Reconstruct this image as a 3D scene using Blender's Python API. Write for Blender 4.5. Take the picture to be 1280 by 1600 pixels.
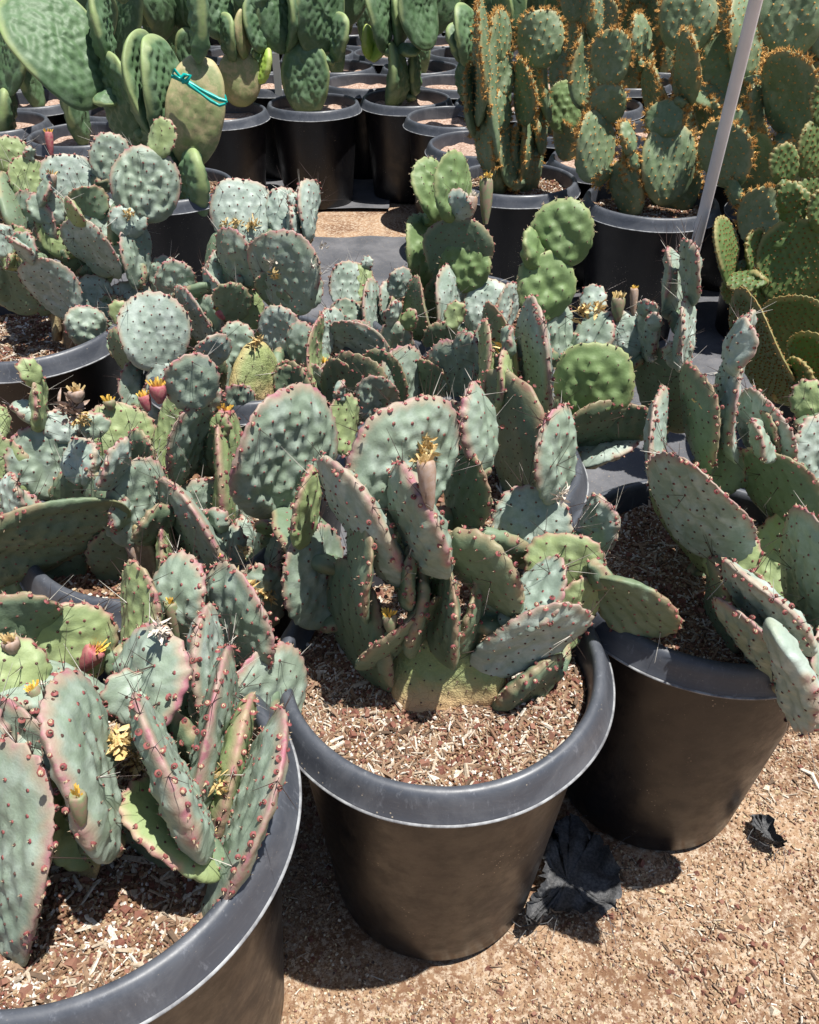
import bpy, math, random
import numpy as np
from mathutils import Vector, Matrix

# ------------------------------------------------------------------ camera, light, exposure
for o in list(bpy.data.objects): bpy.data.objects.remove(o)
sc = bpy.context.scene
COL = sc.collection
F, PITCH, CAMH = 1270.0, math.radians(38.0), 1.29      # focal length in photo pixels (1280 x 1600)
cam = bpy.data.objects.new('camera', bpy.data.cameras.new('camera')); COL.objects.link(cam)
cam.location = (0, 0, CAMH); cam.rotation_euler = (math.pi/2 - PITCH, 0, 0)
cam.data.sensor_fit = 'VERTICAL'; cam.data.sensor_height = 36.0; cam.data.lens = 36.0*F/1600
cam.data.clip_start = 0.02; cam.data.clip_end = 500
sc.camera = cam
SUN = Vector((0.25, -0.05, 0.0)); SUN.z = math.sqrt(1 - SUN.x**2 - SUN.y**2)
world = bpy.data.worlds.new('World'); sc.world = world; world.use_nodes = True
wn = world.node_tree.nodes; wl = world.node_tree.links
sky = wn.new('ShaderNodeTexSky'); sky.sky_type = 'NISHITA'; sky.sun_disc = False
sky.sun_elevation = math.asin(SUN.z); sky.sun_rotation = math.atan2(SUN.x, SUN.y)
wl.new(sky.outputs[0], wn['Background'].inputs[0]); wn['Background'].inputs[1].default_value = 0.062
sl = bpy.data.lights.new('sun', 'SUN'); sl.energy = 5.0; sl.angle = math.radians(0.5); sl.color = (1, .965, .9)
so = bpy.data.objects.new('sun', sl); COL.objects.link(so); so.rotation_euler = SUN.to_track_quat('Z', 'Y').to_euler()
vs = sc.view_settings; vs.view_transform = 'Standard'; vs.look = 'None'; vs.gamma = 1; vs.use_curve_mapping = False
vs.exposure = 0.80

# ------------------------------------------------------------------ helpers
def ray(x, y):
    u = (x-640)/F; v = (y-800)/F; c, s = math.cos(PITCH), math.sin(PITCH)
    return Vector((u, c - v*s, -s - v*c))
def at_y(x, y, Y):
    d = ray(x, y); return Vector((0, 0, CAMH)) + d*(Y/d.y)
def at_z(x, y, z):
    d = ray(x, y); return Vector((0, 0, CAMH)) + d*((z-CAMH)/d.z)
def depth(p): return p.y*math.cos(PITCH) + (CAMH-p.z)*math.sin(PITCH)
CAMP = Vector((0, 0, CAMH))

def tag(o, label=None, cat=None, group=None, kind=None):
    if label: o['label'] = label
    if cat: o['category'] = cat
    if group: o['group'] = group
    if kind: o['kind'] = kind
    return o
def empty(name, loc=(0, 0, 0), rz=0):
    o = bpy.data.objects.new(name, None); COL.objects.link(o); o.location = loc; o.rotation_euler = (0, 0, rz); return o
def mesh(name, V, Fc, mats=(), midx=None, attrs=None, smooth=True):
    me = bpy.data.meshes.new(name); V = np.asarray(V, dtype=np.float32)
    if isinstance(Fc, np.ndarray):
        nf, k = Fc.shape
        me.vertices.add(len(V)); me.vertices.foreach_set('co', V.ravel())
        me.loops.add(nf*k); me.loops.foreach_set('vertex_index', Fc.astype(np.int32).ravel())
        me.polygons.add(nf); me.polygons.foreach_set('loop_start', np.arange(0, nf*k, k, dtype=np.int32))
        me.polygons.foreach_set('loop_total', np.full(nf, k, dtype=np.int32))
    else:
        me.from_pydata([tuple(map(float, v)) for v in V], [], [tuple(int(i) for i in f) for f in Fc])
    for m in mats: me.materials.append(m)
    if midx is not None: me.polygons.foreach_set('material_index', np.asarray(midx, dtype=np.int32))
    me.update(calc_edges=True); me.validate()
    if attrs:
        for k_, a in attrs.items():
            at = me.attributes.new(k_, 'FLOAT', 'POINT'); at.data.foreach_set('value', np.asarray(a, dtype=np.float32))
    me.polygons.foreach_set('use_smooth', np.full(len(me.polygons), smooth))
    return me
def obj(name, me, parent=None, mat4=None):
    o = bpy.data.objects.new(name, me); COL.objects.link(o)
    if parent: o.parent = parent
    if mat4 is not None: o.matrix_local = mat4
    return o
def copy_tree(o, parent=None):
    c = o.copy(); COL.objects.link(c)
    if parent: c.parent = parent
    for ch in list(KIDS.get(o.name, [])):
        cc = copy_tree(ch, c); KIDS.setdefault(c.name, []).append(cc)
    return c
KIDS = {}
def kid(parent, ch): KIDS.setdefault(parent.name, []).append(ch); return ch

# ------------------------------------------------------------------ materials
def new_mat(name):
    m = bpy.data.materials.new(name); m.use_nodes = True
    nt = m.node_tree; return m, nt, nt.nodes, nt.links, nt.nodes['Principled BSDF']
def mixc(nt, f, a, b):
    n = nt.nodes.new('ShaderNodeMix'); n.data_type = 'RGBA'
    for s, v in ((0, f), (6, a), (7, b)):
        if isinstance(v, (int, float)): n.inputs[s].default_value = v
        elif isinstance(v, tuple): n.inputs[s].default_value = (*v, 1)
        else: nt.links.new(v, n.inputs[s])
    return n.outputs[2]
def noise(nt, scale, detail=4, rough=.6, vec=None, dist=0):
    n = nt.nodes.new('ShaderNodeTexNoise'); n.inputs['Scale'].default_value = scale
    n.inputs['Detail'].default_value = detail; n.inputs['Roughness'].default_value = rough; n.inputs['Distortion'].default_value = dist
    if vec is not None: nt.links.new(vec, n.inputs['Vector'])
    return n.outputs['Fac']
def ramp(nt, x, a, b, va=0., vb=1.):
    n = nt.nodes.new('ShaderNodeMapRange'); n.interpolation_type = 'SMOOTHSTEP'
    nt.links.new(x, n.inputs[0])
    for i, v in enumerate((a, b, va, vb)): n.inputs[i+1].default_value = v
    return n.outputs[0]
def mth(nt, op, a, b=0.):
    n = nt.nodes.new('ShaderNodeMath'); n.operation = op
    for i, v in enumerate((a, b)):
        if isinstance(v, (int, float)): n.inputs[i].default_value = v
        else: nt.links.new(v, n.inputs[i])
    return n.outputs[0]
def attr(nt, name):
    n = nt.nodes.new('ShaderNodeAttribute'); n.attribute_name = name; return n.outputs['Fac']
def bump(nt, b, h, st, dist=.001):
    n = nt.nodes.new('ShaderNodeBump'); n.inputs['Strength'].default_value = st; n.inputs['Distance'].default_value = dist
    nt.links.new(h, n.inputs['Height']); nt.links.new(n.outputs[0], b.inputs['Normal'])
def ocoord(nt): return nt.nodes.new('ShaderNodeTexCoord').outputs['Object']

def skin(name, c1, c2, bloom, edge, low, bloom_amt=.55, low_amt=0., scar=.5, rough=.55):
    """cactus skin: two greens, waxy bloom patches, pigmented margin, corky foot, scars"""
    m, nt, N, L, b = new_mat(name); oc = ocoord(nt)
    rnd = N.new('ShaderNodeObjectInfo').outputs['Random']
    off = N.new('ShaderNodeVectorMath'); off.operation = 'ADD'; L.new(oc, off.inputs[0])
    cv = N.new('ShaderNodeCombineXYZ'); L.new(mth(nt, 'MULTIPLY', rnd, 31.), cv.inputs[0]); L.new(mth(nt, 'MULTIPLY', rnd, 17.), cv.inputs[2]); L.new(cv.outputs[0], off.inputs[1])
    vec = off.outputs[0]
    c = mixc(nt, ramp(nt, rnd, 0, 1), c1, c2)
    c = mixc(nt, mth(nt, 'MULTIPLY', ramp(nt, noise(nt, 28, 5, .62, vec, .6), .4, .66), bloom_amt), c, bloom)
    c = mixc(nt, ramp(nt, noise(nt, 160, 3, .6, vec), .35, .8, 0., .28), c, tuple(x*.55 for x in c2))
    e = attr(nt, 'edge'); n2 = noise(nt, 22, 3, .6, vec)
    pale = ramp(nt, mth(nt, 'ADD', e, mth(nt, 'MULTIPLY', n2, .16)), .93, 1.06, 0., .6)
    c = mixc(nt, pale, c, tuple(.5*(x+y) for x, y in zip(edge, (.42, .42, .22))))
    patch = ramp(nt, noise(nt, 55, 4, .65, vec, .5), .36, .60)
    c = mixc(nt, mth(nt, 'MULTIPLY', ramp(nt, mth(nt, 'ADD', e, mth(nt, 'MULTIPLY', n2, .22)), 1.05, 1.14, 0., .85), mth(nt, 'ADD', mth(nt, 'MULTIPLY', patch, .75), .15)), c, edge)
    t = attr(nt, 'tt')
    lo = ramp(nt, mth(nt, 'ADD', t, mth(nt, 'MULTIPLY', noise(nt, 30, 4, .7, vec), .35)), .28+low_amt*.5, .12+low_amt*.25, 0., min(1., .35+low_amt))
    c = mixc(nt, lo, c, low)
    # scars and specks
    sc1 = ramp(nt, noise(nt, 75, 4, .7, vec, .4), .70-.06*scar, .78, 0., .8)
    c = mixc(nt, mth(nt, 'MULTIPLY', sc1, min(1, scar*2)), c, (.30, .25, .15))
    if low_amt > .3:   # cracked cork
        v = N.new('ShaderNodeTexVoronoi'); v.feature = 'DISTANCE_TO_EDGE'; v.inputs['Scale'].default_value = 70
        dv = N.new('ShaderNodeTexNoise'); dv.inputs['Scale'].default_value = 30; dv.inputs['Detail'].default_value = 4; L.new(vec, dv.inputs['Vector'])
        vm = N.new('ShaderNodeVectorMath'); vm.operation = 'MULTIPLY_ADD'; L.new(dv.outputs['Color'], vm.inputs[0]); vm.inputs[1].default_value = (.05, .05, .05); L.new(vec, vm.inputs[2]); L.new(vm.outputs[0], v.inputs['Vector'])
        cr = mth(nt, 'MULTIPLY', ramp(nt, v.outputs['Distance'], .0, .035, .7, 0.), lo); c = mixc(nt, cr, c, (.10, .06, .03))
    L.new(c, b.inputs['Base Color'])
    b.inputs['Roughness'].default_value = rough; b.inputs['Specular IOR Level'].default_value = .35
    h = mth(nt, 'ADD', noise(nt, 60, 4, .6, vec), mth(nt, 'MULTIPLY', noise(nt, 420, 2, .6, vec), .25))
    bump(nt, b, h, .6 if low_amt < .5 else 1., .0018 if low_amt < .8 else .005)
    return m
MAG = (.30, .07, .13)
SKIN = {
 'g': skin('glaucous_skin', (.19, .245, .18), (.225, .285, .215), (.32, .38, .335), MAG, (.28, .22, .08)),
 'b': skin('blue_grey_skin', (.225, .29, .235), (.28, .345, .29), (.42, .48, .44), (.30, .12, .14), (.25, .24, .12), .7),
 'y': skin('yellow_green_skin', (.22, .28, .12), (.26, .32, .145), (.27, .34, .2), MAG, (.40, .30, .07), .4),
 'l': skin('bright_green_skin', (.115, .18, .065), (.14, .21, .08), (.20, .27, .13), (.20, .24, .09), (.24, .26, .08), .35),
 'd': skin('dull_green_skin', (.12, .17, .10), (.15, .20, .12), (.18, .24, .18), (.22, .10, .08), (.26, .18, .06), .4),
 'o': skin('old_corky_skin', (.24, .30, .12), (.27, .30, .12), (.32, .36, .2), (.46, .30, .12), (.62, .42, .23), .3, 1.25, .7),
 'w': skin('woody_stem_skin', (.20, .14, .085), (.17, .12, .07), (.30, .23, .14), (.30, .2, .1), (.30, .20, .11), .5, .8, .9, .85),
 's': skin('spiny_green_skin', (.115, .17, .085), (.145, .20, .105), (.23, .28, .18), (.24, .16, .06), (.20, .17, .07), .6),
 'k': skin('dotted_olive_skin', (.07, .115, .032), (.095, .14, .04), (.12, .17, .06), (.28, .17, .05), (.17, .17, .06), .3),
 'p': skin('paddle_green_skin', (.07, .13, .06), (.09, .16, .072), (.145, .215, .13), (.24, .34, .12), (.19, .24, .12), .6, 0., .15),
 't': skin('scarred_tan_paddle_skin', (.21, .24, .10), (.20, .23, .10), (.37, .31, .17), (.42, .32, .17), (.12, .18, .08), .95, .35, 1.3),
 'v': skin('young_lime_skin', (.25, .40, .06), (.30, .45, .07), (.33, .46, .12), (.42, .48, .12), (.2, .3, .07), .3),
}
def flat(name, c, rough=.7, c2=None, sc_=60, spec=.3, bmp=0.):
    m, nt, N, L, b = new_mat(name)
    if c2:
        L.new(mixc(nt, ramp(nt, noise(nt, sc_, 4, .65, ocoord(nt)), .32, .68), c, c2), b.inputs['Base Color'])
    else: b.inputs['Base Color'].default_value = (*c, 1)
    b.inputs['Roughness'].default_value = rough; b.inputs['Specular IOR Level'].default_value = spec
    if bmp: bump(nt, b, noise(nt, sc_*2, 4, .6, ocoord(nt)), bmp, .002)
    return m
M_TUB = flat('maroon_areole', (.17, .035, .045), .6, (.27, .10, .08), 200)
M_TUBG = flat('green_areole', (.20, .21, .11), .6, (.25, .2, .1), 200)
M_PIT = flat('dark_areole_pit', (.06, .028, .024), .8, (.09, .05, .04), 300)
M_TUFT = flat('pale_areole_tuft', (.42, .33, .22), .8)
M_GLO = flat('golden_glochids', (.42, .19, .05), .8, (.62, .39, .13), 300)
M_GLOY = flat('brown_glochid_dots', (.10, .045, .012), .8, (.20, .10, .025), 300)
M_SPD = flat('dark_spine', (.045, .028, .024), .35, spec=.5)
M_SPW = flat('sunlit_spine', (.48, .45, .40), .35, spec=.6)  # dark spines catching the sun, their whiteness put into the colour
M_DRY = flat('dried_petals', (.50, .34, .13), .8, (.62, .48, .25), 90, bmp=.5)
M_DRYW = flat('papery_petals', (.62, .57, .49), .8, (.50, .43, .36), 90)
M_FRU = flat('magenta_fruit', (.30, .06, .09), .6, (.36, .16, .14), 120)
M_FRG = flat('green_bud', (.17, .22, .11), .55, (.26, .17, .13), 120)
M_FRB = flat('brown_dry_fruit', (.30, .20, .14), .7, (.36, .28, .24), 120)
M_YEL = flat('yellow_floret', (.66, .36, .04), .7, (.70, .50, .12), 200)
M_YELF = flat('yellow_fruit', (.52, .55, .06), .5, (.45, .52, .1), 60)

def plastic(name, base, dust, rough=.42, dust_amt=.5, speck=True):
    m, nt, N, L, b = new_mat(name); oc = ocoord(nt)
    d = ramp(nt, noise(nt, 9, 6, .7, oc, .8), .40, .72, 0., dust_amt)
    c = mixc(nt, d, base, dust)
    mp = N.new('ShaderNodeMapping'); mp.inputs['Scale'].default_value = (14, 14, 140); L.new(oc, mp.inputs[0])
    c = mixc(nt, ramp(nt, noise(nt, 3, 5, .7, mp.outputs[0]), .52, .75, 0., .35), c, dust)
    if speck:
        v = N.new('ShaderNodeTexVoronoi'); v.inputs['Scale'].default_value = 130; L.new(oc, v.inputs['Vector'])
        sp = mth(nt, 'MULTIPLY', ramp(nt, v.outputs['Distance'], .10, .16, 1., 0.), ramp(nt, noise(nt, 11, 3, .6, oc), .55, .66))
        c = mixc(nt, sp, c, (.42, .36, .28))
    mp2 = N.new('ShaderNodeMapping'); mp2.inputs['Scale'].default_value = (60, 60, 5); L.new(oc, mp2.inputs[0])
    c = mixc(nt, ramp(nt, noise(nt, 1.6, 5, .75, mp2.outputs[0]), .56, .74, 0., .55), c, tuple(1.7*q for q in dust))
    mp3 = N.new('ShaderNodeMapping'); mp3.inputs['Rotation'].default_value = (.5, .9, .3); mp3.inputs['Scale'].default_value = (9, 300, 30); L.new(oc, mp3.inputs[0])
    c = mixc(nt, ramp(nt, noise(nt, 1., 4, .8, mp3.outputs[0]), .69, .74, 0., .6), c, tuple(2.6*q for q in dust))
    c = mixc(nt, ramp(nt, noise(nt, 240, 3, .8, oc), .66, .74, 0., .5), c, (.30, .26, .21))
    L.new(c, b.inputs['Base Color'])
    L.new(ramp(nt, noise(nt, 25, 5, .7, oc), .3, .7, rough-.06, rough+.14), b.inputs['Roughness'])
    bump(nt, b, noise(nt, 45, 5, .6, oc), .25, .001)
    return m
M_POT = plastic('black_pot_plastic', (.005, .005, .007), (.013, .012, .012), .34, .5)
M_RIM = plastic('weathered_rim_plastic', (.048, .054, .068), (.105, .112, .128), .42, .75)
M_EDGE = flat('pale_rim_edge', (.30, .31, .32), .5, (.10, .10, .11), 40)  # thin ring round the lip, pale grey mottled with darker grey

def grain_mat(name, cols, rough=.9):
    m, nt, N, L, b = new_mat(name); r = N.new('ShaderNodeValToRGB'); r.color_ramp.interpolation = 'CONSTANT'
    L.new(attr(nt, 'rnd'), r.inputs[0]); e = r.color_ramp.elements
    while len(e) < len(cols): e.new(.5)
    for i, (p, c) in enumerate(cols): e[i].position = p; e[i].color = (*c, 1)
    c = mixc(nt, ramp(nt, noise(nt, 350, 3, .6, ocoord(nt)), .35, .7, 0., .45), r.outputs[0], (.17, .11, .07))
    L.new(c, b.inputs['Base Color']); b.inputs['Roughness'].default_value = rough; b.inputs['Specular IOR Level'].default_value = .2
    return m
M_CHIP = grain_mat('weathered_wood_chips', [(0, (.42, .35, .27)), (.22, (.25, .165, .11)), (.42, (.56, .51, .43)), (.55, (.17, .095, .06)), (.68, (.27, .18, .12)), (.82, (.10, .07, .05)), (.95, (.62, .59, .53))])
M_PERL = grain_mat('perlite_and_lava_grit', [(0, (.66, .62, .56)), (.12, (.25, .14, .08)), (.34, (.17, .065, .05)), (.52, (.23, .11, .08)), (.62, (.40, .30, .19)), (.84, (.20, .12, .08))])
M_GRIT = grain_mat('granite_grit', [(0, (.40, .28, .18)), (.28, (.24, .14, .085)), (.48, (.58, .50, .39)), (.58, (.34, .22, .13)), (.74, (.22, .11, .085)), (.82, (.52, .42, .27)), (.94, (.11, .08, .07))])
M_SOIL = flat('potting_soil', (.075, .038, .022), .95, (.19, .11, .065), 70, .15, .9)
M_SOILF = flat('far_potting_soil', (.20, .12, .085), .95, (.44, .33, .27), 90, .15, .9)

def ground_mat():
    m, nt, N, L, b = new_mat('sandy_ground'); g = N.new('ShaderNodeNewGeometry').outputs['Position']
    c = mixc(nt, ramp(nt, noise(nt, 4.5, 6, .7, g, .6), .42, .58), (.34, .225, .14), (.17, .095, .055))
    c = mixc(nt, ramp(nt, noise(nt, 90, 4, .7, g), .45, .62), c, (.44, .35, .26))
    c = mixc(nt, ramp(nt, noise(nt, 260, 3, .7, g), .52, .66), c, (.16, .08, .05))
    L.new(c, b.inputs['Base Color']); b.inputs['Roughness'].default_value = .95; b.inputs['Specular IOR Level'].default_value = .15
    bump(nt, b, mth(nt, 'ADD', noise(nt, 120, 5, .7, g), mth(nt, 'MULTIPLY', noise(nt, 14, 3, .6, g), 2.)), .9, .006)
    return m
M_GROUND = ground_mat()
def fabric_mat():
    m, nt, N, L, b = new_mat('woven_weed_fabric'); g = N.new('ShaderNodeNewGeometry').outputs['Position']
    c = mixc(nt, ramp(nt, noise(nt, 6, 6, .7, g), .35, .7), (.075, .078, .088), (.15, .15, .16))
    c = mixc(nt, ramp(nt, noise(nt, 170, 3, .7, g), .63, .70, 0., .75), c, (.42, .32, .22))
    w = N.new('ShaderNodeTexWave'); w.inputs['Scale'].default_value = 130; w.inputs['Distortion'].default_value = .5; L.new(g, w.inputs[0])
    c = mixc(nt, mth(nt, 'MULTIPLY', w.outputs[1], .3), c, (.03, .03, .035))
    L.new(c, b.inputs['Base Color']); b.inputs['Roughness'].default_value = .55
    bump(nt, b, w.outputs[1], .3, .001)
    return m
M_FAB = fabric_mat()
M_FABD = flat('frayed_black_fabric', (.035, .037, .041), .65, (.095, .095, .098), 220, .4, .9)
M_PIPE = flat('grey_pvc_pipe', (.68, .66, .68), .45, (.58, .56, .58), 8, .4)
M_RIB = flat('teal_plastic_ribbon', (.0, .30, .26), .35, (.0, .36, .31), 40, .5)
M_TAG = flat('white_plastic_tag', (.72, .72, .72), .5)

# ------------------------------------------------------------------ pots
POTS = []
rg = np.random.default_rng(7)
def lathe(prof, seg, wob=None):
    th = np.linspace(0, 2*np.pi, seg, endpoint=False); V = []
    for r, z in prof:
        f = 1 + (wob(th, z) if wob else 0)
        V.append(np.c_[r*f*np.cos(th), r*f*np.sin(th), np.full(seg, z) + (wob(th*1.7+2, z)*.12*(z > .4) if wob else 0)])
    n = len(prof); V = np.concatenate(V); i = np.arange(seg); j = (i+1) % seg; Q = []
    for k in range(n-1): Q.append(np.c_[k*seg+i, k*seg+j, (k+1)*seg+j, (k+1)*seg+i])
    return V, np.concatenate(Q)
def smooth_prof(pts, n=3):
    p = np.array(pts, float)
    for _ in range(n):
        q = [p[0]]
        for a, b in zip(p[:-1], p[1:]): q += [a*.75+b*.25, a*.25+b*.75]
        q.append(p[-1]); p = np.array(q)
    return p
def blades(n, rad, z0, lens, wid, thick, seed, rmin=0, zj=.004, tilt=.25, keep=None, pick=None):
    """thin angular slivers lying about: returns verts, quads, rnd"""
    r = np.random.default_rng(seed)
    if pick is None:
        a = r.uniform(0, 2*np.pi, n); q = np.sqrt(r.uniform((rmin/rad)**2, 1, n))*rad; cx, cy = q*np.cos(a), q*np.sin(a)
    else: cx, cy = pick(r, n)
    if keep is not None: ok = keep(cx, cy, r); cx, cy = cx[ok], cy[ok]
    n = len(cx)
    L_ = r.uniform(*lens, n)*r.uniform(.5, 1, n); W_ = r.uniform(*wid, n); T_ = r.uniform(*thick, n)
    yaw = r.uniform(0, 2*np.pi, n); pit = r.normal(0, tilt, n); rol = r.normal(0, .5, n)
    base = np.array([[-1,-1,-1],[1,-.6,-1],[1,.7,-1],[-1,1,-1],[-.9,-.9,1],[.9,-.5,1],[.85,.6,1],[-.95,.8,1]])*.5
    B = base[None]*np.stack([L_, W_, T_], 1)[:, None, :]*(1+r.normal(0, .12, (n, 8, 3)))
    def rot(B, ax, ang):
        c, s = np.cos(ang)[:, None], np.sin(ang)[:, None]; i, j = [(1, 2), (0, 2), (0, 1)][ax]
        o = B.copy(); o[..., i] = B[..., i]*c - B[..., j]*s; o[..., j] = B[..., i]*s + B[..., j]*c; return o
    B = rot(rot(rot(B, 0, rol), 1, pit), 2, yaw)
    z0 = z0(cx, cy) if callable(z0) else np.full(n, z0)
    B += np.stack([cx, cy, z0 + r.uniform(0, zj, n)], 1)[:, None, :]
    f = np.array([[0,3,2,1],[4,5,6,7],[0,1,5,4],[1,2,6,5],[2,3,7,6],[3,0,4,7]])
    Q = (f[None] + 8*np.arange(n)[:, None, None]).reshape(-1, 4)
    return B.reshape(-1, 3), Q, np.repeat(r.uniform(0, 1, n), 8)
SOILZ = .415
def ground_z(y):
    k = min(1, max(0, (2.5-y)/1.5)); return -.074*k*k*(3-2*k)
def soil_h(x, y): return SOILZ + .007*np.sin(x*23+1)*np.cos(y*19) + .004*np.sin(x*61+y*43)
def pot_meshes(seed, seg, det, zb=0.):
    r = np.random.default_rng(seed); ph = r.uniform(0, 6.28, 4); am = r.uniform(.3, 1, 4)
    def wob(th, z): return (.010*am[0]*np.cos(2*th+ph[0]) + .004*am[1]*np.cos(3*th+ph[1]) + .0015*am[2]*np.cos(9*th+ph[2]))*min(1, max(.1, .2+z*1.8))
    bp = [(.001, zb+.004), (.160, zb+.004), (.168, zb), (.172, zb+.008)] + [(.172+.040*k/10, zb+.008+(.42-zb)*k/10) for k in range(1, 11)]
    V, Q = lathe(bp, seg, wob); body = mesh('pot_body', V, Q, [M_POT])
    rp = smooth_prof([(.209, .424), (.2145, .4235), (.2335, .4265), (.2350, .4295), (.2325, .4335), (.2275, .4450), (.2235, .4560), (.2175, .4660), (.2080, .4672), (.2035, .4600), (.2025, .448), (.1985, .40), (.197, .385)], 2)
    V, Q = lathe(rp, seg, wob); rim = mesh('pot_rim', V, Q, [M_RIM])
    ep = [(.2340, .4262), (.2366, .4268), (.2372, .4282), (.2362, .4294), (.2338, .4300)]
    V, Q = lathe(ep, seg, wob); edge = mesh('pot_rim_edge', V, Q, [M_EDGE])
    n = 40 if det > 1 else 20
    rr = np.linspace(0, .199, n); th = np.linspace(0, 2*np.pi, 64, endpoint=False); R_, T_ = np.meshgrid(rr, th, indexing='ij')
    X, Y = R_*np.cos(T_), R_*np.sin(T_); Z = soil_h(X, Y) + r.normal(0, .0012, X.shape)*(det > 0)
    V = np.stack([X, Y, Z], -1).reshape(-1, 3); i, j = np.meshgrid(np.arange(n-1), np.arange(64), indexing='ij'); j2 = (j+1) % 64
    Q = np.stack([i*64+j, i*64+j2, (i+1)*64+j2, (i+1)*64+j], -1).reshape(-1, 4)
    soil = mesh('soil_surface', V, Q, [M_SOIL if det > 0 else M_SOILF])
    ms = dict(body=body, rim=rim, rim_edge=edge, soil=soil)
    if det > 0:
        nn = 8000 if det > 1 else 1700; k = 1 if det > 1 else 1.5
        A = blades(nn, .196, soil_h, (.006*k, .032*k), (.0009*k, .0032*k), (.0007, .0018), seed+1, zj=.005, tilt=.18, keep=lambda x, y, q: (np.sin(x*26+seed)*np.cos(y*31+seed*2+x*9)+q.normal(0, .45, len(x))) > .05)
        B = blades(nn//16, .196, soil_h, (.012*k, .045*k), (.003*k, .007*k), (.0015, .003), seed+2, zj=.005)
        V = np.r_[A[0], B[0]]; Q = np.r_[A[1], B[1]+len(A[0])]
        ms['wood_chips'] = mesh('wood_chips', V, Q, [M_CHIP], attrs={'rnd': np.r_[A[2], B[2]]}, smooth=False)
        A = blades(int(nn*1.6), .196, soil_h, (.0018*k, .0055*k), (.002*k, .005*k), (.002*k, .004*k), seed+3, zj=.004, tilt=.5)
        B = blades(160 if det > 1 else 60, .19, soil_h, (.008, .015), (.007, .012), (.005, .010), seed+4, zj=.003, tilt=.5)
        V = np.r_[A[0], B[0]]; Q = np.r_[A[1], B[1]+len(A[0])]
        rb = B[2]*.28+.34; ms['grit'] = mesh('grit', V, Q, [M_PERL], attrs={'rnd': np.r_[A[2], rb]}, smooth=False)
    return ms
def make_pot(x, y, ms, label, rz=0., scale=1., group=None):
    p = empty('nursery_pot', (x, y, 0), rz); p.scale = (scale,)*3
    tag(p, label, 'pot', group)
    for k in ms:
        o = kid(p, obj(k, ms[k], p))
        if k in ('wood_chips', 'grit'): o['kind'] = 'stuff'
    return p
POTDET = [pot_meshes(11+k, 144, 2, -.073) for k in range(3)]
POTMID = [pot_meshes(31, 96, 1, -.055), pot_meshes(47, 96, 1, -.055)]
POTFR = [pot_meshes(33, 96, 1), pot_meshes(49, 96, 1)]
POTFAR = pot_meshes(71, 64, 0)

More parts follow.
